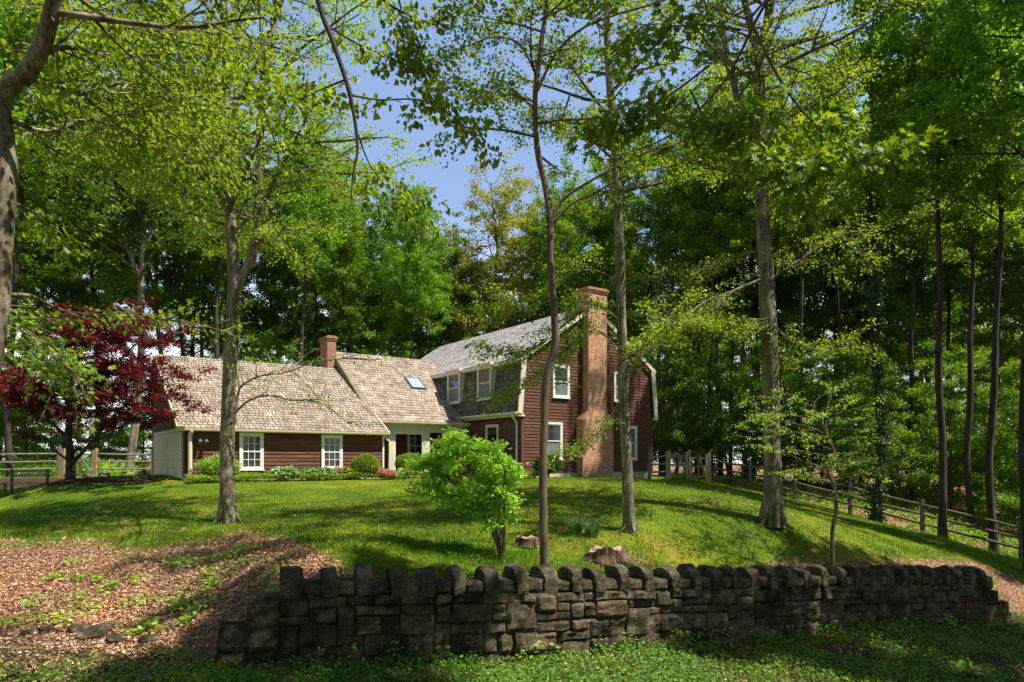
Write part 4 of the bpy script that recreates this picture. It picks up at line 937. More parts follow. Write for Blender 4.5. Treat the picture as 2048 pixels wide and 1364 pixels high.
def where(px, Y):
    for lim, t in ((20, 'at the far left edge'), (110, 'above the bench'), (200, 'above the left gate'), (300, 'beside the garage end'), (420, 'over the left part of the garage roof'), (480, 'behind the forked tree'), (560, 'over the first garage window'), (640, 'over the second garage window'), (700, 'behind the small chimney'), (770, 'over the top of the slanting rake edge'), (830, 'over the skylight'), (900, 'over the left end of the main roof'), (980, 'over the dormer windows'), (1070, 'over the middle of the main ridge'), (1140, 'left of the tall chimney'), (1240, 'behind the tall chimney'), (1330, 'right of the gable'), (1420, 'over the double gate'), (1520, 'left of the thickest trunk'), (1620, 'right of the thickest trunk'), (1720, 'above the bare-twigged sapling'), (1800, 'behind the ivy-clad trunk'), (1870, 'over the fence post beside the ivy'), (1940, 'right of the straight dark trunk'), (2048, 'near the right end of the fence')):
        if px < lim: return t
    return 'beyond the right edge'
def plant(kind, px, Y, s, label, group=None, rz=None, name=None, tilt_=0, leaf=None, bark=None, X=None):
    X_ = X; X = (px - CX) / F * Y if X is None else X; o = protos[kind]
    if kind in used: o = copy_tree(o)
    used.add(kind)
    o.location = (X, Y, tz(X, Y) - .05); o.rotation_euler = (random.uniform(-.03, .03), random.uniform(-.03, .03) + tilt_, random.uniform(0, 6.28) if rz is None else rz); o.scale = (s * random.uniform(.92, 1.08), s * random.uniform(.92, 1.08), s)
    if X_ is None and group: label = label + ' ' + where(px, Y) + (', far back' if Y > 53 else ', in front' if Y < 41 else '')
    o['label'] = label; o['category'] = 'tree'
    if group: o['group'] = group
    elif 'group' in o: del o['group']
    if name: o.name = name
    for ch in o.children:
        if leaf and ch.name.startswith('crown'):
            ch.data = ch.data.copy() if ch.data.materials[0] != M[leaf] else ch.data; ch.data.materials[0] = M[leaf]
    return o
# behind the garage and the left fence
G1 = 'tall trees behind the garage'; L1 = 'tall leafy tree'
for px, Y, k, s in ((-60, 37, 'tall', 1.0), (60, 44, 'tall2', 1.0), (180, 50, 'tall', .95), (330, 47, 'tall2', 1.0), (395, 52, 'tall', .95), (470, 50, 'tall', .9), (560, 54, 'tall2', .9), (640, 50, 'high', .9), (120, 58, 'tall', 1), (-150, 48, 'tall', 1)):
    plant(k, px, Y, s, L1, G1)
plant('high', 22, 33, 1.0, 'grey trunk standing at the left fence behind the bench')
plant('high', 136, 42, .95, 'slender trunk seen above the red maple, left of the thick double trunk')
plant('tall2', 256, 34.5, 1.05, 'thick dark double trunk between the red maple and the garage end')
for px, Y in ((375, 43), (398, 46), (600, 44), (-30, 40), (430, 40)):
    plant('high', px, Y, .95, 'dark trunk', 'dark trunks behind the garage')
for px, Y in ((688, 47), (822, 45), (838, 49), (905, 52), (1130, 47)):
    plant('high', px, Y, .72, 'thin dark trunk', 'thin trunks behind the house')
for px, Y in ((1395, 42), (1440, 40), (1492, 38.5), (1460, 46), (1612, 36), (1820, 36), (1945, 31), (2000, 38), (1560, 44), (1690, 41), (1900, 42)):
    plant('high', px, Y, .9, 'dark shaded trunk', 'dark trunks of the right-hand woods')
# behind the connector and the main roof: lower so that the sky shows
G2 = 'trees behind the house'; L2 = 'green crown behind the house'
for px, Y, k, s in ((690, 56, 'tall', .92), (745, 52, 'tall2', .84), (810, 58, 'tall', .86), (850, 54, 'mid', 1.05), (600, 60, 'tall', 1.0), (700, 68, 'tall', 1.0), (775, 66, 'tall2', .95), (885, 66, 'mid', 1.15), (930, 62, 'mid', 1.1), (1060, 64, 'mid', 1.3), (1100, 56, 'tall', .8), (1150, 52, 'tall2', .9), (1000, 74, 'mid', 1.3), (1210, 58, 'tall', .95), (640, 48, 'under', 1.0), (780, 46, 'under', 1.0), (560, 47, 'under2', 1.1)):
    plant(k, px, Y, s, L2, G2)
plant('olive', 1000, 52, 1.12, 'bronze-olive tree with fine branches rising behind the main roof ridge')
plant('olive', 1075, 60, 1.15, 'olive-green tree just left of the tall chimney, behind the main ridge')
# right of the house and beyond the right fence
G3 = 'trees of the right-hand woods'; L3 = 'tall woodland tree'
for px, Y, k, s in ((1260, 50, 'tall', .9), (1330, 46, 'tall2', .95), (1420, 52, 'tall', 1.0), (1500, 46, 'tall', .95), (1600, 48, 'tall2', 1.0), (1690, 44, 'tall', 1.0), (1780, 52, 'tall', 1.0), (1850, 44, 'tall2', 1.0), (1960, 50, 'tall', 1.0), (2060, 42, 'tall', .95), (2150, 36, 'tall2', .95), (1400, 64, 'tall', 1), (1560, 62, 'tall2', 1), (1720, 62, 'tall', 1), (1900, 62, 'tall2', 1), (2080, 60, 'tall', 1), (2250, 50, 'tall', 1), (1180, 66, 'tall2', .8)):
    plant(k, px, Y, s, L3, G3)
G4 = 'low leafy trees under the woods'; L4 = 'low leafy understory tree'
for px, Y, k, s in ((1350, 38, 'under2', 1.0), (1420, 41, 'under', .9), (1480, 36, 'under2', 1.0), (1560, 40, 'under', .9), (1640, 36, 'under', .8), (1700, 38, 'under2', 1.0), (1760, 34, 'under', .75), (1820, 37, 'under2', 1.0), (1900, 34, 'under', .8), (1960, 38, 'under2', 1.1), (2030, 33, 'under', .85), (2100, 30, 'under2', .9), (1320, 44, 'under', 1.0), (1860, 46, 'mid', .7), (1380, 50, 'mid', .7), (1460, 54, 'mid', .75), (1620, 54, 'mid', .7), (1800, 56, 'mid', .75), (1940, 56, 'mid', .75), (2080, 50, 'mid', .75), (1300, 52, 'mid', .8), (1240, 46, 'under2', 1.0), (1540, 44, 'mid', .7), (1720, 46, 'mid', .75), (2010, 44, 'mid', .7)):
    plant(k, px, Y, s, L4, G4)
G5 = 'low leafy trees at the left fence'; L5 = 'low leafy tree'
for px, Y, k, s in ((-40, 38, 'under', .8), (50, 40, 'under', .75), (110, 44, 'under2', .8), (190, 42, 'under', .7), (290, 44, 'under', .8), (420, 46, 'under2', .95), (520, 44, 'under', 1.0), (0, 52, 'mid', .7), (450, 60, 'mid', .8)):
    plant(k, px, Y, s, L5, G5)
ivy = plant('high', 1752, 27, .95, 'dark leaning trunk wrapped in ivy just behind the right fence', name='ivy_clad_tree', rz=1.0); ivy.rotation_euler = (0, .055, 1.0)
V = np.array([tuple(v.co) for v in [c for c in ivy.children if c.name.startswith('trunk')][0].data.vertices[:63 * 8]]).reshape(63, 8, 3); q = np.random.default_rng(4); k = q.uniform(0, 40, 3600); j = q.integers(0, 8, 3600); ki = k.astype(int)
A = V[ki, j] + (V[ki + 1, j] - V[ki, j]) * (k - ki)[:, None]; Cn = V[ki].mean(1); A = A + nrm(A - Cn) * q.uniform(0, .16, 3600)[:, None] * (1 + .6 * np.sin(k))[:, None] + q.normal(0, .04, (3600, 3))
mb = MB(); add_leaves(mb, A, .13, T_L6, q, tilt=1.2, droop=.3, aspect=1.2, up=.3); mb.build('ivy', M['leaf_dark'], ivy)
plant('high', 1884, 24.6, .9, 'straight dark trunk standing at the middle bay of the right fence', rz=2.0)
plant('high', 1990, 24.0, .85, 'crooked dark trunk just behind the right end of the fence', rz=4.0)
plant('high', 2062, 20, .9, 'dark trunk cut off by the right edge of the picture', rz=3.0)
# crowns over the viewer's right that shade the wall and the ivy
GS = 'trees outside the frame to the right'
for X, Y, k, s in ((12.2, 9.6, 'tall', .62), (17, 11.5, 'tall', .7), (8.5, 2.5, 'tall2', .62), (15, 3.5, 'tall', .75), (22, 18, 'tall', .8), (3.5, -3.0, 'tall', .7), (-4, -5, 'tall2', .7), (24, 8, 'tall2', .9), (10, -4, 'tall', .8), (38, 26, 'tall', 1), (36, 14, 'tall2', 1), (15.5, 13.3, 'tall', .65), (36, 4, 'tall', 1), (30, -6, 'tall', 1)):
    plant(k, 0, Y, s, 'tall roadside tree outside the frame that shades the wall', GS, X=X)
lean = [(6.8, 3.2, tz(6.8, 3.2) - .1), (6.7, 3.6, 1), (6.4, 4.6, 5), (6.0, 6.0, 9), (5.8, 6.8, 12), (5.7, 7.2, 14)]  # unseen added tree, bent so its crown shades the wall's left part
make_tree('leaning_tree', [(lean, [.2, .18, .15, .11, .06, .02])], {0: [(.6, 1, 24, lambda f: 2.3, 0, 50)]}, wood, 15000, .16, M['leaf_green'], M['bark_dark'], 'leaning tree added outside the frame so its crown shades the left of the wall', 'tree', 88, .2, tilt=.9)

# ------------------------------------------------------------------ near branches hanging into the picture
mapl = Cfg(lift=[.0, -.03, -.05, -.05], wob=.13, nchild=[3.0, 3.4, 3], ratio=[.5, .5, .5], maxl=1, leafl=0, flat=.35, seg=[.3, .2, .15, .15])
gz = tz(6.5, .5)
make_tree('maple_tree', [([(6.5, .5, gz - .1), (6.3, .6, 0), (6.0, .8, 3), (5.6, 1.5, 5.2), (5.0, 2.6, 6.4), (4.2, 4.2, 6.0), tuple(PX(1640, -120, 6.0)), tuple(PX(1530, 10, 6.4)), tuple(PX(1450, 160, 6.7)), tuple(PX(1340, 270, 6.9)), tuple(PX(1240, 310, 7.0))], [.16, .15, .14, .10, .06, .03, .018, .015, .011, .008, .003])],
  {}, mapl, 2700, .11, M['leaf_bright'], M['bark_brown'], 'near maple limb with large bright lobed leaves hanging in from above the right of centre', 'tree', 41, .09, T_MAPLE, flare=None, tilt=.5, droop=.5, minl=0,
  extra=[(br([(1500, 40, 6.3), (1560, 160, 6.2), (1640, 260, 6.2), (1720, 310, 6.2), (1790, 305, 6.2)], 6.2), .016, (13, .45, .25)),
         (br([(1440, 100, 6.5), (1490, 220, 6.3), (1560, 320, 6.2), (1640, 350, 6.2)], 6.2), .014, (13, .45, .2)),
         (br([(1380, 180, 6.7), (1450, 300, 6.6), (1540, 340, 6.4), (1600, 400, 6.3)], 6.2), .012, (12, .4, .2)),
         (br([(1480, 60, 6.4), (1400, 50, 6.8), (1320, 60, 7.2), (1240, 110, 7.4)], 6.2), .012, (12, .5, .2)),
         (br([(1420, 130, 6.6), (1340, 190, 6.8), (1260, 240, 7.0), (1190, 260, 7)], 6.2), .012, (12, .45, .2)),
         (br([(1330, 240, 6.8), (1400, 260, 6.6), (1460, 250, 6.5)], 6.2), .010, (9, .35, .2))])
gz = tz(-14, 9)
make_tree('maple_tree', [([(-14, 9, gz - .1), (-13.8, 9, 0), (-13.3, 9.2, 3), (-12.5, 9.5, 6), (-12.3, 9.6, 9)], [.2, .18, .16, .12, .05])], {0: [(.4, 1, 12, lambda f: 2.2, 0, 40)]},
  mapl, 3200, .12, M['leaf_bright'], M['bark_gray'], 'bright green maple bough reaching in at the left edge above the red maple', 'tree', 43, .12, T_MAPLE, flare=(.3, .3, 5), tilt=.4, droop=.4, minl=0,
  extra=[(br([(-880, 520, 9.4), (-500, 480, 9.6), (-200, 560, 9.8), (-20, 620, 10), (70, 680, 10), (150, 745, 10)], 10), .05, (34, .85, .4)),
         (br([(-700, 620, 9.3), (-300, 640, 9.6), (-60, 660, 9.8), (40, 700, 10), (110, 740, 10)], 10), .04, (22, .7, .4)),
         (br([(-880, 300, 9.4), (-500, 220, 9.6), (-200, 230, 9.8), (-40, 240, 10), (60, 260, 10)], 10), .045, (24, .8, .5))])
gz = tz(-2.5, -2)
hang = Cfg(lift=[.0, -.04, -.06, -.05], wob=.13, nchild=[3.2, 3.4, 3], ratio=[.5, .5, .5], maxl=1, leafl=0, flat=.5, seg=[.3, .2, .15, .15])
make_tree('overhanging_tree', [([(-2.5, -2, gz - .1), (-2.5, -2, 1), (-2.6, -1.6, 4), (-2.4, -.5, 6.5), (-2.2, 1.5, 7.6), (-2.2, 3.4, 7.6), tuple(PX(560, -500, 5.4)), tuple(PX(600, -180, 5.8)), tuple(PX(636, 0, 6)), tuple(PX(668, 90, 6)), tuple(PX(700, 190, 6)), tuple(PX(715, 290, 6)), tuple(PX(706, 350, 6)), tuple(PX(702, 410, 6))], [.2, .18, .16, .13, .1, .08, .06, .04, .024, .022, .018, .013, .009, .003])],
  {}, hang, 2300, .07, M['leaf_beech'], M['bark_dark'], 'near tree whose bare dark bough hangs down from the top edge into the sky gap', 'tree', 45, .07, T_L6, flare=None, tilt=.6, droop=.6, minl=0,
  extra=[(br([(600, -180, 5.8), (700, -60, 6.2), (780, 10, 6.4), (860, 45, 6.5), (910, 25, 6.6), (950, -5, 6.6)], 6), .016, (7, .4, .3)),
         (br([(560, -500, 5.4), (700, -200, 6.5), (790, -20, 7), (805, 40, 7), (815, 80, 7), (824, 105, 7)], 6), .016, (8, .35, .4)),
         (br([(700, 190, 6), (760, 200, 6.4), (840, 200, 6.8), (900, 230, 7.0), (960, 285, 7.1)], 6), .010, (14, .45, .3)),
         (br([(713, 260, 6), (740, 330, 6.3), (780, 380, 6.6), (830, 410, 6.8)], 6), .008, (10, .4, .3)),
         (br([(690, 160, 6), (640, 180, 6.4), (590, 200, 6.8), (520, 190, 7)], 6), .010, (14, .5, .2)),
         (br([(650, 50, 6), (720, 90, 6.6), (790, 120, 7), (850, 150, 7.2)], 6), .010, (16, .5, .2))])

# ------------------------------------------------------------------ shrubs and small plants
def shrub(name, px, Y, w, d, h, n, size, mat, label, cat='shrub', group=None, seed=1, lump=.16, tmpl=T_RH, X=None, tilt=.8, droop=0, flowers=None):
    q = np.random.default_rng(seed); X = (px - CX) / F * Y if X is None else X; base = np.array([X, Y, tz(X, Y)])
    root = empty(name, base); tag(root, label, cat, group)
    def cloud(n, lo, hi):
        v = nrm(q.normal(0, 1, (n, 3))); v[:, 2] = np.abs(v[:, 2]) * np.where(q.uniform(0, 1, n) < .22, -.5, 1); r = lo + (hi - lo) * q.uniform(0, 1, n) ** .6
        r = r * (1 + lump * fbm(v * 2.2 + seed, seed, 3) * 2); P = v * r[:, None] * np.array([w / 2, d / 2, h * .52]); P[:, 2] += h * .5; P[:, 2] = np.maximum(P[:, 2], .02); return P, v
    P, v = cloud(n, .45, 1.0); mb = MB(); add_leaves(mb, P, size, tmpl, q, tilt=tilt, droop=droop, head=v, hmix=.4); mb.build('foliage', M[mat], root)
    st = MB()
    for i in range(9):
        a = q.uniform(0, 6.28); r = q.uniform(.15, .8); e = np.array([math.cos(a) * w * .4 * r, math.sin(a) * d * .4 * r, h * q.uniform(.55, .85)])
        st.tube([(0, 0, -.05), e * (.35, .35, .5), e], [.018, .013, .005], 5)
    st.build('stems', M['bark_brown'], root, smooth=True)
    if flowers:
        P, v = cloud(flowers[0], .92, 1.08); mb = MB(); add_leaves(mb, P, flowers[1], T_L6, q, tilt=1.2, aspect=1.6); mb.build('flowers', M[flowers[2]], root)
    return root
def hp(s, t): p = HW(s, t); return p[0], p[1]
for (s, t, w, h, px, lab, sd) in ((-5.85, 2.25, 1.15, .98, 0, 'rounded clipped yellow-green shrub under the garage wall beside the pink azalea', 51), (-3.45, 3.3, 1.25, 1.02, 0, 'rounded clipped shrub in front of the porch opening', 52)):
    x, y = hp(s, t); shrub('round_shrub', 0, y, w, w, h, 7000, .055, 'leaf_box', lab, seed=sd, X=x, lump=.07)
x, y = hp(-11.15, 2.3); shrub('shrub', 0, y, 1.5, .9, .85, 4500, .06, 'leaf_shrub', 'loose green shrub below the flood light at the garage corner', seed=53, X=x, lump=.2)
x, y = hp(.65, -.95); shrub('round_shrub', 0, y, 1.25, 1.1, .92, 7500, .06, 'leaf_dark', 'dark glossy rounded shrub at the foot of the gable corner', seed=54, X=x, lump=.08)
x, y = hp(-.75, 1.3); shrub('shrub', 0, y, 1.4, 1.3, 1.25, 7000, .065, 'leaf_shrub', 'pale green shrub by the side wall, half hidden by the leaning bush', seed=55, X=x, lump=.2)
x, y = hp(-5.2, 1.95); shrub('azalea', 0, y, .85, .6, .42, 1200, .05, 'leaf_box', 'low azalea covered in pink flowers at the garage corner', 'flower bush', seed=56, X=x, flowers=(1000, .045, 'flower_pink'), lump=.1)
x, y = hp(-7.0, 2.15); shrub('azalea', 0, y, .4, .35, .46, 500, .04, 'leaf_box', 'small red azalea under the garage window nearest the porch', 'flower bush', seed=57, X=x, flowers=(260, .05, 'flower_pink'), lump=.1)
for i, (s, w, h, lab) in enumerate(((-9.0, 1.0, .48, 'broad pale hosta right of the tree trunk, largest of the hostas'), (-8.05, .8, .40, 'small pale hosta between the two garage windows'), (-7.45, .75, .42, 'white-edged hosta left of the red azalea'), (-6.55, .8, .42, 'green hosta between the red azalea and the round shrub'))):
    x, y = hp(s, 2.2); shrub('hosta', 0, y, w, w * .8, h, 900, .14, 'leaf_hosta' if i != 3 else 'leaf_box', lab, 'hosta', 'hostas along the garage wall', 60 + i, X=x, tmpl=T_L6, droop=.35, lump=.08)
# low leafy edging along the house
q = np.random.default_rng(8); n = 26000; f = q.uniform(0, 1, n); s = np.where(f < .72, -12.2 + f / .72 * 8.4, -3.8 + (f - .72) / .28 * 4.6); t0 = np.where(s < -4.6, 1.75, np.where(s < -.6, 2.3 , -.9)); wd = np.where(s < -4.6, .75, .9)
t = t0 + q.uniform(0, 1, n) * wd; XY = HO + s[:, None] * HU + t[:, None] * HV; hh = .26 * (1 + .35 * fbm(np.stack([s * 2, t * 2, s * 0], -1), 5, 3)) * q.uniform(.3, 1, n)
mb = MB(); add_leaves(mb, np.stack([XY[:, 0], XY[:, 1], terrain(XY[:, 0], XY[:, 1]) + hh], -1), .06, T_RH, q, tilt=.8, droop=0)
tag(mb.build('border_plants', M['leaf_box']), 'low leafy edging plants along the foot of the house', 'ground cover', kind='stuff')
# the leaning bush on the lawn
bush = Cfg(lift=[.03, .0, -.01, -.01], wob=.16, nchild=[4.5, 5, 4], ratio=[.5, .5, .5], maxl=1, leafl=0, flat=.6, seg=[.2, .15, .15, .15], rmin=.003)
make_tree('lilac_bush', [(pth([(1003, 1120), (990, 1060), (960, 1010), (925, 960), (905, 910), (890, 878)], 12.6), [.05, .045, .04, .03, .02, .008]),
   (br([(1003, 1115), (985, 1050), (930, 1010), (880, 985), (850, 990)], 12.5), [.035, .03, .025, .02, .008]),
   (br([(1003, 1115), (1000, 1050), (985, 980), (960, 920), (930, 885)], 12.8), [.04, .035, .03, .02, .008]),
   (br([(1005, 1115), (1008, 1050), (1008, 990), (1010, 940), (1000, 905)], 12.4), [.035, .03, .025, .02, .008]),
   (br([(1003, 1110), (970, 1040), (900, 960), (860, 930), (845, 915)], 12.9), [.035, .03, .025, .02, .008])],
   {0: [(.42, 1, 13, lambda f: .40, -10, 40)], 1: [(.30, 1, 14, lambda f: .34, -20, 40)], 2: [(.30, 1, 15, lambda f: .40, -10, 50)], 3: [(.25, 1, 14, lambda f: .28, -20, 40)], 4: [(.30, 1, 14, lambda f: .34, -20, 40)]},
   bush, 12500, .072, M['leaf_shrub'], M['bark_brown'], 'large leaning light-green bush with several stems in the middle of the lawn', 'bush', 71, .07, T_RH, flare=None, tilt=.8, ks=7, minl=0)
# daffodil clumps
def blades(px, Y, n, hgt, spread, label, seed):
    q = np.random.default_rng(seed); base = ground_at(px, Y); mb = MB()
    for i in range(n):
        a = q.uniform(0, 6.28); r = spread * q.uniform(0, 1) ** .7; p = np.array([math.cos(a) * r * .4, math.sin(a) * r * .4, -.02]); o = np.array([math.cos(a), math.sin(a), 0]); h = hgt * q.uniform(.7, 1.1); w = .010
        x = np.array([-math.sin(a), math.cos(a), 0]) * w; pts = [p, p + o * r * .3 + (0, 0, h * .5), p + o * r * .75 + (0, 0, h * .88), p + o * r * 1.3 + (0, 0, h * q.uniform(.8, 1.05))]
        V = []
        for k, c in enumerate(pts): e = (1, 1, .8, .1)[k]; V += [c - x * e, c + x * e]
        mb.add(V, np.array([[0, 1, 3, 2], [2, 3, 5, 4], [4, 5, 7, 6]]))
    o = mb.build('daffodil_clump', M['leaf_iris']); o.location = tuple(base); tag(o, label, 'plant', 'clumps of strap leaves on the lawn')
blades(1151, 14.7, 130, .40, .26, 'left one of two strap-leaved clumps between the stump and the slim trunk', 1)
blades(1183, 14.6, 120, .38, .24, 'right one of two strap-leaved clumps, nearer the slim trunk', 2)
# stumps
def stump(px, Y, r, h, label, seed, n=44):
    q = np.random.default_rng(seed); base = ground_at(px, Y); V = []; Fs = []; hs = np.concatenate([np.linspace(-.1, h, 9), [h + .004, h + .0, h - .02]]); sc_ = list(1 + .34 * np.exp(-np.linspace(-.1, h, 9).clip(0) / (h * .4))) + [.96, .5, .0]
    th = np.arange(n) / n * 2 * math.pi
    for j, (z, s_) in enumerate(zip(hs, sc_)):
        lob = 1 + .16 * np.sin(th * 5 + seed) * (s_ - .9) * 2 + .38 * fbm(np.stack([np.cos(th) * 3.2, np.sin(th) * 2.2, th * 0 + z * 2], -1), seed, 4)
        zz = z + (.09 * fbm(np.stack([np.cos(th) * 2 * s_, np.sin(th) * 2 * s_, th * 0], -1), seed + 4, 3) if j > 6 else 0)
        V.append(np.stack([np.cos(th) * r * s_ * lob, np.sin(th) * r * s_ * lob * .85, z + 0 * th + (zz - z)], -1))
    V = np.concatenate(V); i = np.arange(n); Fs = [np.stack([j * n + i, j * n + (i + 1) % n, (j + 1) * n + (i + 1) % n, (j + 1) * n + i], 1) for j in range(len(hs) - 1)]
    mb = MB(); mb.add(V, np.concatenate(Fs)); o = mb.build('tree_stump', M['stump']); o.location = tuple(base)
    cf_ = MB(); T = V[9 * n:10 * n] * (.93, .93, 1) + (0, 0, .012); cf_.add(np.concatenate([T, T.mean(0)[None]]), np.array([[k, (k + 1) % n, n] for k in range(n)])); cf_.build('cut_face', M['cut'], o); tag(o, label, 'stump', 'old stumps on the lawn')
stump(1213, 13.3, .36, .20, 'widest flat-topped brown stump behind the coping, right of the leaning tree', 4)
stump(1054, 13.9, .24, .16, 'low rotten stump left of the leaning tree', 9)
stump(1667, 15.0, .22, .22, 'broken hollow stump at the foot of the bare-twigged sapling', 14)

# ------------------------------------------------------------------ fences, gates, bench, stones
def post(mb, x, y, h, w=.13, lean=0):
    z = tz(x, y); mb.beam((x, y, z - .3), (x + lean, y, z + h), w, w * .85, up=(0, 1, 0))
def rail(mb, a, b, r, seed):
    q = np.random.default_rng(seed); n = 9; P = np.array(a)[None] + (np.array(b) - np.array(a))[None] * np.linspace(-.03, 1.03, n)[:, None]; P[:, 2] += np.sin(np.linspace(0, math.pi, n)) * q.uniform(-.03, .01) + q.normal(0, .006, n)
    R = r * (1 - .4 * np.abs(np.linspace(-1, 1, n)) ** 4) * q.uniform(.9, 1.1, n); mb.tube(P, R, 6, .12, seed, cap=True)
def fence(pts, label, mat, name='rail_fence', hs=(.38, .74, 1.10), ph=1.3, skip_first=False, r=.05):
    p0 = pts[0]; root = empty(name, (p0[0], p0[1], tz(*p0))); tag(root, label, 'fence'); L0 = np.array(root.location); k = 0
    for i, (x, y) in enumerate(pts):
        if not (i == 0 and skip_first): mb = MB(); post(mb, x, y, ph); mb.build('post', M[mat], root, loc=L0).location = (0, 0, 0)
        if i:
            for h in hs:
                k += 1; mb = MB(); a, b = pts[i - 1], pts[i]; rail(mb, (*a, tz(*a) + h), (*b, tz(*b) + h), r, k); mb.build('rail', M[mat], root, loc=L0, smooth=True).location = (0, 0, 0)
    return root
def xy(px, Y): return ((px - CX) / F * Y, Y)
fence([xy(1419, 32), xy(1500, 31.2), xy(1590, 29.8), xy(1700, 28.0), xy(1845, 25.6), xy(2043, 23.2), xy(2160, 22)], 'weathered three-rail fence running down the slope on the right', 'wood_dark')
fence([xy(1300, 31.2), xy(1334, 31.6)], 'short three-rail fence piece between the gable and the double gate', 'wood_gray')
fence([xy(-220, 32), xy(-120, 32.3), xy(-20, 32.6), xy(118, 33)], 'three-rail fence left of the gate, behind the bench', 'wood_gray')
fence([xy(195, 33), xy(305, 33.6)], 'three-rail fence between the left gate and the garage', 'wood_gray', skip_first=True)
def gate(a, b, label, dirn, mat='wood_tan', posts=True):
    a = np.array(a); b = np.array(b); z = (tz(*a) + tz(*b)) / 2; root = empty('gate', (a[0], a[1], z)); tag(root, label, 'gate', 'wooden gates'); L0 = np.array(root.location)
    def P(f, h): q = a + (b - a) * f; return np.array([q[0], q[1], z + h])
    for f in ((0, 1) if posts else (1,)):
        for e in (-.045, .045): mb = MB(); q = P(f, 0) + np.array([e * 1.4, 0, 0]); mb.beam(q - (0, 0, .3), q + (0, 0, 1.32 + e), .10, .12, up=(0, 1, 0)); mb.build('post', M[mat], root, loc=L0).location = (0, 0, 0)
    for h in (.22, .66, 1.06): mb = MB(); mb.beam(P(.1, h), P(.9, h), .05, .09); mb.build('rail', M['wood_gray'], root, loc=L0).location = (0, 0, 0)
    mb = MB(); mb.beam(P(.5, .12) + (0, -.05, 0), P(.5, 1.24) + (0, -.05, 0), .04, .09, up=(0, 1, 0)); mb.build('stile', M['wood_gray'], root, loc=L0).location = (0, 0, 0)
    for f in dirn: mb = MB(); mb.beam(P(.5, 1.2) + (0, -.09, 0), P(f, .16) + (0, -.09, 0), .04, .08); mb.build('brace', M['wood_gray'], root, loc=L0).location = (0, 0, 0)
gate(xy(1336, 31.6), xy(1376, 31.8), 'left leaf of the double gate beside the house gable', (.88,))
gate(xy(1376, 31.8), xy(1416, 32), 'right leaf of the double gate, where the long fence starts', (.88,), posts=False)
gate(xy(125, 33), xy(190, 33), 'tan wooden gate with an inverted V brace behind the red maple', (.12, .9))
# bench
bx, by = xy(20, 24.5); B0 = np.array([bx, by, tz(bx, by)]); bench = empty('garden_bench', B0, .12); tag(bench, 'rustic slatted bench in the shade at the far left', 'bench')
mb = MB()
for i in range(4): mb.box(-.25, 1.25, -.2 + i * .11, -.2 + i * .11 + .095, .42, .455)
mb.build('seat', M['wood_gray'], bench)
mb = MB(); mb.box(-.22, 1.22, .27, .31, .66, .76); mb.box(-.22, 1.22, .28, .32, .82, .9); mb.build('backrest', M['wood_gray'], bench)
for x in (-.12, 1.08):
    for y, h in ((-.16, .42), (.24, .95)): mb = MB(); mb.box(x, x + .07, y, y + .06, -.05, h); mb.build('leg', M['wood_dark'], bench)
# logs and stones at the bed edge
def boulder(px, Y, w, d, h, label, seed, mat='stone', name='rock', cat='rock', group=None, dz=0, X=None):
    q = np.random.default_rng(seed); mb = MB(); m, n = 14, 20; V = []
    for j in range(m + 1):
        ph = math.pi * j / m
        for i in range(n): t = 2 * math.pi * i / n; V.append((math.sin(ph) * math.cos(t), math.sin(ph) * math.sin(t), math.cos(ph)))
    V = np.array(V); V = np.sign(V) * np.abs(V) ** .7; V = V * (1 + .32 * fbm(V * 1.6 + seed, seed, 4))[:, None] * np.array([w / 2, d / 2, h / 2]); i = np.arange(n)
    mb.add(V, np.concatenate([np.stack([j * n + i, j * n + (i + 1) % n, (j + 1) * n + (i + 1) % n, (j + 1) * n + i], 1) for j in range(m)])); o = mb.build(name, M[mat]); b = ground_at(px, Y); o.location = (b[0], b[1], b[2] + dz); o.rotation_euler = (q.uniform(-.2, .2), q.uniform(-.2, .2), q.uniform(0, 3))
    tag(o, label, cat, group); return o
boulder(208, 27.5, .55, .4, .36, 'pale rounded log end on the bed edge right of the red maple trunk', 3, 'wood_gray', 'log', 'log', dz=.1)
boulder(180, 28, .8, .4, .34, 'mossy dark log beside the red maple trunk', 5, 'wood_dark', 'log', 'log', dz=.1)
GR = 'flat stones in the bank'
for a in ((192, 9.75, .62, .4, .15, 'largest flat brown slab jutting from the leafy bank', 11), (165, 9.9, .35, .3, .12, 'small slab resting on the upper left of the largest slab', 12), (92, 9.9, .22, .2, .12, 'small grey stone near the left foot of the bank', 13), (232, 9.5, .3, .25, .1, 'pale flat stone right of the largest slab', 14), (300, 9.5, .3, .22, .12, 'mossy stone midway along the foot of the bank', 15), (415, 8.9, .2, .16, .12, 'small pointed stone by the stepped end of the wall', 16), (60, 9.8, .2, .2, .1, 'leftmost small stone at the foot of the bank', 17)):
    boulder(a[0], a[1], a[2], a[3], a[4], a[5], a[6], group=GR, dz=.02)


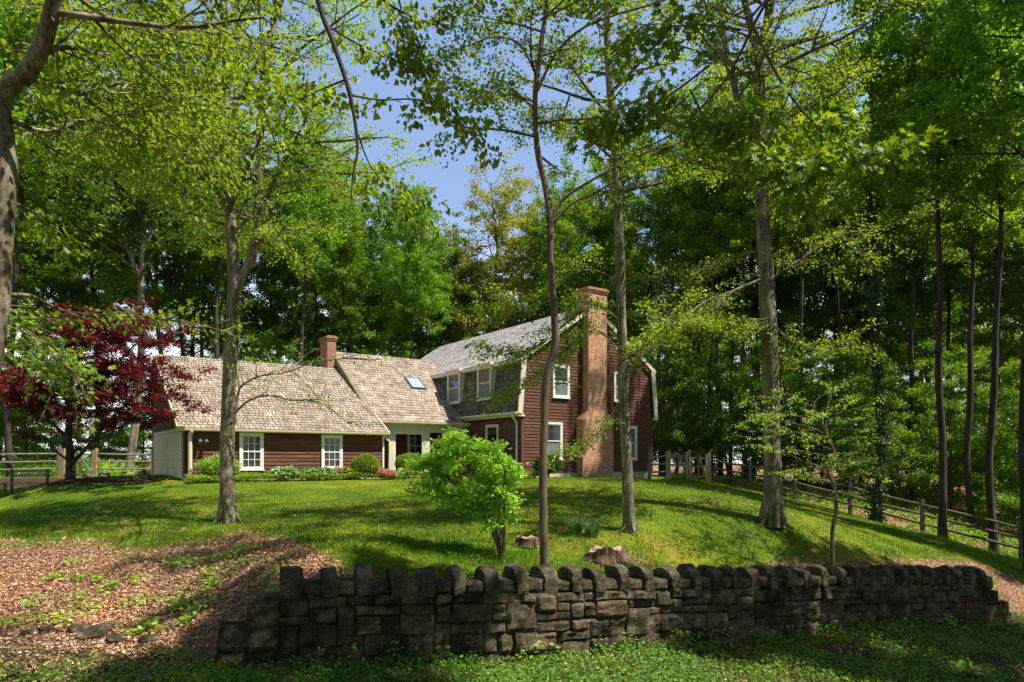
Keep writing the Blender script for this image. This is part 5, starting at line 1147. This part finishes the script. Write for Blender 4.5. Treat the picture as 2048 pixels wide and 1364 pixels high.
# ------------------------------------------------------------------ ground cover
def scatter(n, Y0, Y1, p0, p1, q, pw=1.0):
    Y = Y0 * (Y1 / Y0) ** (q.uniform(0, 1, n) ** pw); px = q.uniform(p0, p1, n); return (px - CX) / F * Y, Y
q = np.random.default_rng(77)
hx, hy = HO
def in_house(X, Y):
    d0 = X - hx; d1 = Y - hy; s = d0 * HU[0] + d1 * HU[1]; t = d0 * HV[0] + d1 * HV[1]
    return ((s > -.05) & (s < 7.7) & (t > -.1)) | ((s > -12.1) & (s < .1) & (t > 2.9)) | ((s > 2.9) & (s < 4.8) & (t > -.5) & (t < 0))
X, Y = scatter(420000, 9.9, 33, -120, 2170, q); Zt = terrain(X, Y); lit, mul, woods, front, n1, n2, px, py = zones(X, Y, Zt)
keep = (q.uniform(0, 1, len(X)) < .72 + .5 * n2 + .3 * n1) & (q.uniform(0, 1, len(X)) > lit * 1.02) & (mul < .3) & (~front) & ~in_house(X, Y) & (woods < .5)
X, Y, Zt, n1, n2, py, lit = [v[keep] for v in (X, Y, Zt, n1, n2, py, lit)]
tuft = np.clip(n2 + .2, 0, 1) * sstep(1035, 1075, py) ; h = .035 + .03 * sstep(24, 14, Y) + .13 * tuft * sstep(0, .25, n1 + .25)
mb = MB(); nb = len(X); ang = q.uniform(0, 6.28, nb); w = .008 + .00045 * Y
up = nrm(np.stack([q.normal(0, .35, nb), q.normal(0, .35, nb), np.ones(nb)], 1)); xx = np.stack([np.cos(ang), np.sin(ang), ang * 0], 1)
P = np.stack([X, Y, Zt - .005], 1); hh = h * q.uniform(.6, 1.3, nb)
V = np.stack([P - xx * (w / 2)[:, None], P + xx * (w / 2)[:, None], P + up * hh[:, None]], 1); mb.add(V.reshape(-1, 3), np.arange(nb * 3).reshape(-1, 3))
tag(mb.build('grass', M['grass']), 'sunlit lawn grass, longer towards the wall', 'grass', kind='stuff')
X, Y = scatter(270000, 6.8, 19, -100, 2150, q); Zt = terrain(X, Y); lit, mul, woods, front, n1, n2, px, py = zones(X, Y, Zt)
keep = (q.uniform(0, 1, len(X)) < np.where(lit > .2, lit * .97, .001)) & ~((front) & (q.uniform(0, 1, len(X)) < np.where(px < 560, .35, .75))); X, Y, Zt = X[keep], Y[keep], Zt[keep]
mb = MB(); add_leaves(mb, np.stack([X, Y, Zt + q.uniform(.0, .035, len(X))], 1), .044, T_L6, q, tilt=.55, droop=0, aspect=1.2); tag(mb.build('leaf_litter', M['litter']), 'dry tan fallen leaves on the bank and behind the wall', 'leaf litter', kind='stuff')
X, Y = scatter(30000, 24, 60, 1380, 2200, q); Zt = terrain(X, Y); lit, *_r = zones(X, Y, Zt); keep = (q.uniform(0, 1, len(X)) < lit)
mb = MB(); add_leaves(mb, np.stack([X, Y, Zt + .02], 1)[keep], .13, T_L6, q, tilt=.5, droop=0); tag(mb.build('leaf_litter', M['litter']), 'fallen leaves on the floor of the woods', 'leaf litter', kind='stuff')
# ivy in front of the wall
X, Y = scatter(150000, 6.6, 17.5, -60, 2150, q); Zt = terrain(X, Y); d, a = wall_d(X, Y); n1 = fbm(np.stack([X * .8, Y * .8, X * 0], -1), 41, 4); px, py = toPx(X, Y, Zt)
den = sstep(-.32, .05, n1 + .12 * (py > 1290) + .1 * sstep(400, 700, px)) * (.30 + .70 * sstep(300, 520, px + n1 * 150 + (py - 1290) * 1.5))
keep = (d < -.02) & (q.uniform(0, 1, len(X)) < den); X, Y, Zt, n1 = X[keep], Y[keep], Zt[keep], n1[keep]
hh = q.uniform(0, 1, len(X)) * (.10 + .16 * np.clip(n1 + .3, 0, 1))
mb = MB(); add_leaves(mb, np.stack([X, Y, Zt + hh], 1), .058, T_RH, q, tilt=.55, droop=-.15, aspect=.85); tag(mb.build('ground_ivy', M['leaf_ivy']), 'glossy dark green creeping plants in front of the stone wall', 'ground cover', kind='stuff')
mb = MB()
for i in range(110):                              # fallen twigs
    px_, py_ = (q.uniform(0, 560), q.uniform(1110, 1285)) if i < 70 else (q.uniform(1500, 2040), q.uniform(1128, 1145)); Yc = np.interp(py_, [1100, 1190, 1290], [13.5, 11.6, 9.6]) if i < 70 else np.interp(px_, [1500, 2040], [14.9, 17.4]); xc = (px_ - CX) / F * Yc; a = q.uniform(0, 6.28); l = q.uniform(.12, .45)
    P_ = [(xc + math.cos(a) * l * t, Yc + math.sin(a) * l * t) for t in (-.5, 0, .5)]; mb.tube([(x, y, tz(x, y) + q.uniform(.02, .05)) for x, y in P_], [.007, .006, .003], 4)
tag(mb.build('twigs', M['bark_gray']), 'thin dry twigs lying in the fallen leaves', 'twigs', kind='stuff')
X, Y = scatter(60000, 10.2, 24, -50, 2100, q); Zt = terrain(X, Y); lit, mul, woods, front, n1, n2, px, py = zones(X, Y, Zt); nc = fbm(np.stack([X * 1.6, Y * 1.6, X * 0], -1), 141, 4)
ok = (nc > .12) & ~front & (lit < .5) & (mul < .3) & ~in_house(X, Y) & (woods < .4); X, Y, Zt, nc = X[ok], Y[ok], Zt[ok], nc[ok]
mb = MB(); add_leaves(mb, np.stack([X, Y, Zt + .02 + q.uniform(0, .07, len(X))], 1), .04, T_L6, q, tilt=.6, droop=0, aspect=1.5); tag(mb.build('clover', M['leaf_green']), 'patches of clover and broad-leaved weeds in the lawn', 'weeds', kind='stuff')
# weeds on the bank, low green plants in the woods and behind the left fence
P = []; S = []
for i in range(60):
    px_, py_ = q.uniform(0, 560), q.uniform(1120, 1290); Yc = np.interp(py_, [1100, 1190, 1290], [13.5, 11.6, 9.6]); xc = (px_ - CX) / F * Yc; m = int(q.uniform(6, 38)); r = q.uniform(.05, .16)
    x = xc + q.normal(0, r, m); y = Yc + q.normal(0, r, m); P.append(np.stack([x, y, terrain(x, y) + q.uniform(.02, .16, m)], 1))
for i in range(30):
    px_ = q.uniform(560, 1900); a_ = np.interp(px_, fpx, fine); pw_, t_ = wpath(a_); xc, yc = pw_[0] - t_[1] * -.15, pw_[1] + t_[0] * -.15; m = int(q.uniform(6, 22)); x = xc + q.normal(0, .1, m); y = yc + q.normal(0, .04, m); P.append(np.stack([x, y, terrain(x, y) + q.uniform(.0, .35, m)], 1))
mb = MB(); add_leaves(mb, np.concatenate(P), .075, T_L6, q, tilt=.6, droop=0, aspect=1.1); tag(mb.build('weeds', M['leaf_shrub']), 'small green weeds sprouting through the fallen leaves', 'weeds', kind='stuff')
def undergrowth(n, Y0, Y1, p0, p1, size, hmax, mat, label, thr):
    X, Y = scatter(n, Y0, Y1, p0, p1, q); n1 = fbm(np.stack([X * .5, Y * .5, X * 0], -1), 51, 3); Zt = terrain(X, Y); z = zones(X, Y, Zt); ok = (n1 > thr) & ~in_house(X, Y) & ((z[2] > .4) | (Y > 33.5))
    X, Y, Zt, n1 = X[ok], Y[ok], Zt[ok], n1[ok]; mb = MB(); add_leaves(mb, np.stack([X, Y, Zt + q.uniform(0, 1, len(X)) * hmax * np.clip(n1 + .5, .2, 1)], 1), size, T_RH, q, tilt=.7, droop=0); tag(mb.build('undergrowth', M[mat]), label, 'undergrowth', kind='stuff')
undergrowth(60000, 22, 60, 1340, 2250, .12, .5, 'leaf_green', 'low green plants on the floor of the right-hand woods', -.12)
undergrowth(60000, 34, 62, -300, 330, .13, 1.1, 'leaf_shrub', 'sunlit greenery behind the left fence', -.35)
# the far woods that read as one mass
n = 340000; X = q.uniform(-110, 110, n); Y = q.uniform(66, 92, n); px = CX + F * X / Y
top = np.interp(px, [-400, 300, 620, 700, 900, 1130, 1300, 2400], [24, 21, 15, 12, 9, 12, 21, 24]); zz = q.uniform(-3, 1, n) + q.uniform(0, 1, n) ** .8 * (top + 3)
n1 = fbm(np.stack([X * .16, Y * .16, zz * .2], -1), 61, 4); ok = (n1 > np.where((zz < 9) & ((px > 1150) | (px < 100)), -.45, np.where((zz > 3) & (zz < 20) & (px < 1100), .14, -.06))) & (zz < top * (1 + .35 * fbm(np.stack([X * .12, Y * .12, X * 0], -1), 71, 3)))
mb = MB(); add_leaves(mb, np.stack([X, Y, zz], 1)[ok], .34, T_RH, q, tilt=.8, droop=.1); tag(mb.build('distant_woods', M['leaf_beech']), 'distant mass of green woodland closing the view', 'woods', kind='stuff')
X = q.uniform(-55, 60, 150000); Y = q.uniform(-45, 40, 150000); zz = -3 + q.uniform(0, 1, 150000) ** .8 * 25; R0 = np.hypot(X / 1.0, Y)
ok = (((Y < -12) | (X > 40) | (X < -34)) & (R0 < 62) & (np.abs(X) > Y * .82 + 4) & (fbm(np.stack([X * .2, Y * .2, zz * .25], -1), 91, 3) > -.12))
mb = MB(); add_leaves(mb, np.stack([X, Y, zz], 1)[ok], .6, T_RH, q, tilt=.8, droop=.1); tag(mb.build('distant_woods', M['leaf_deep']), 'woodland standing round the viewer outside the picture', 'woods', kind='stuff')
tag(house, kind='thing'); tag(swall, kind='thing')
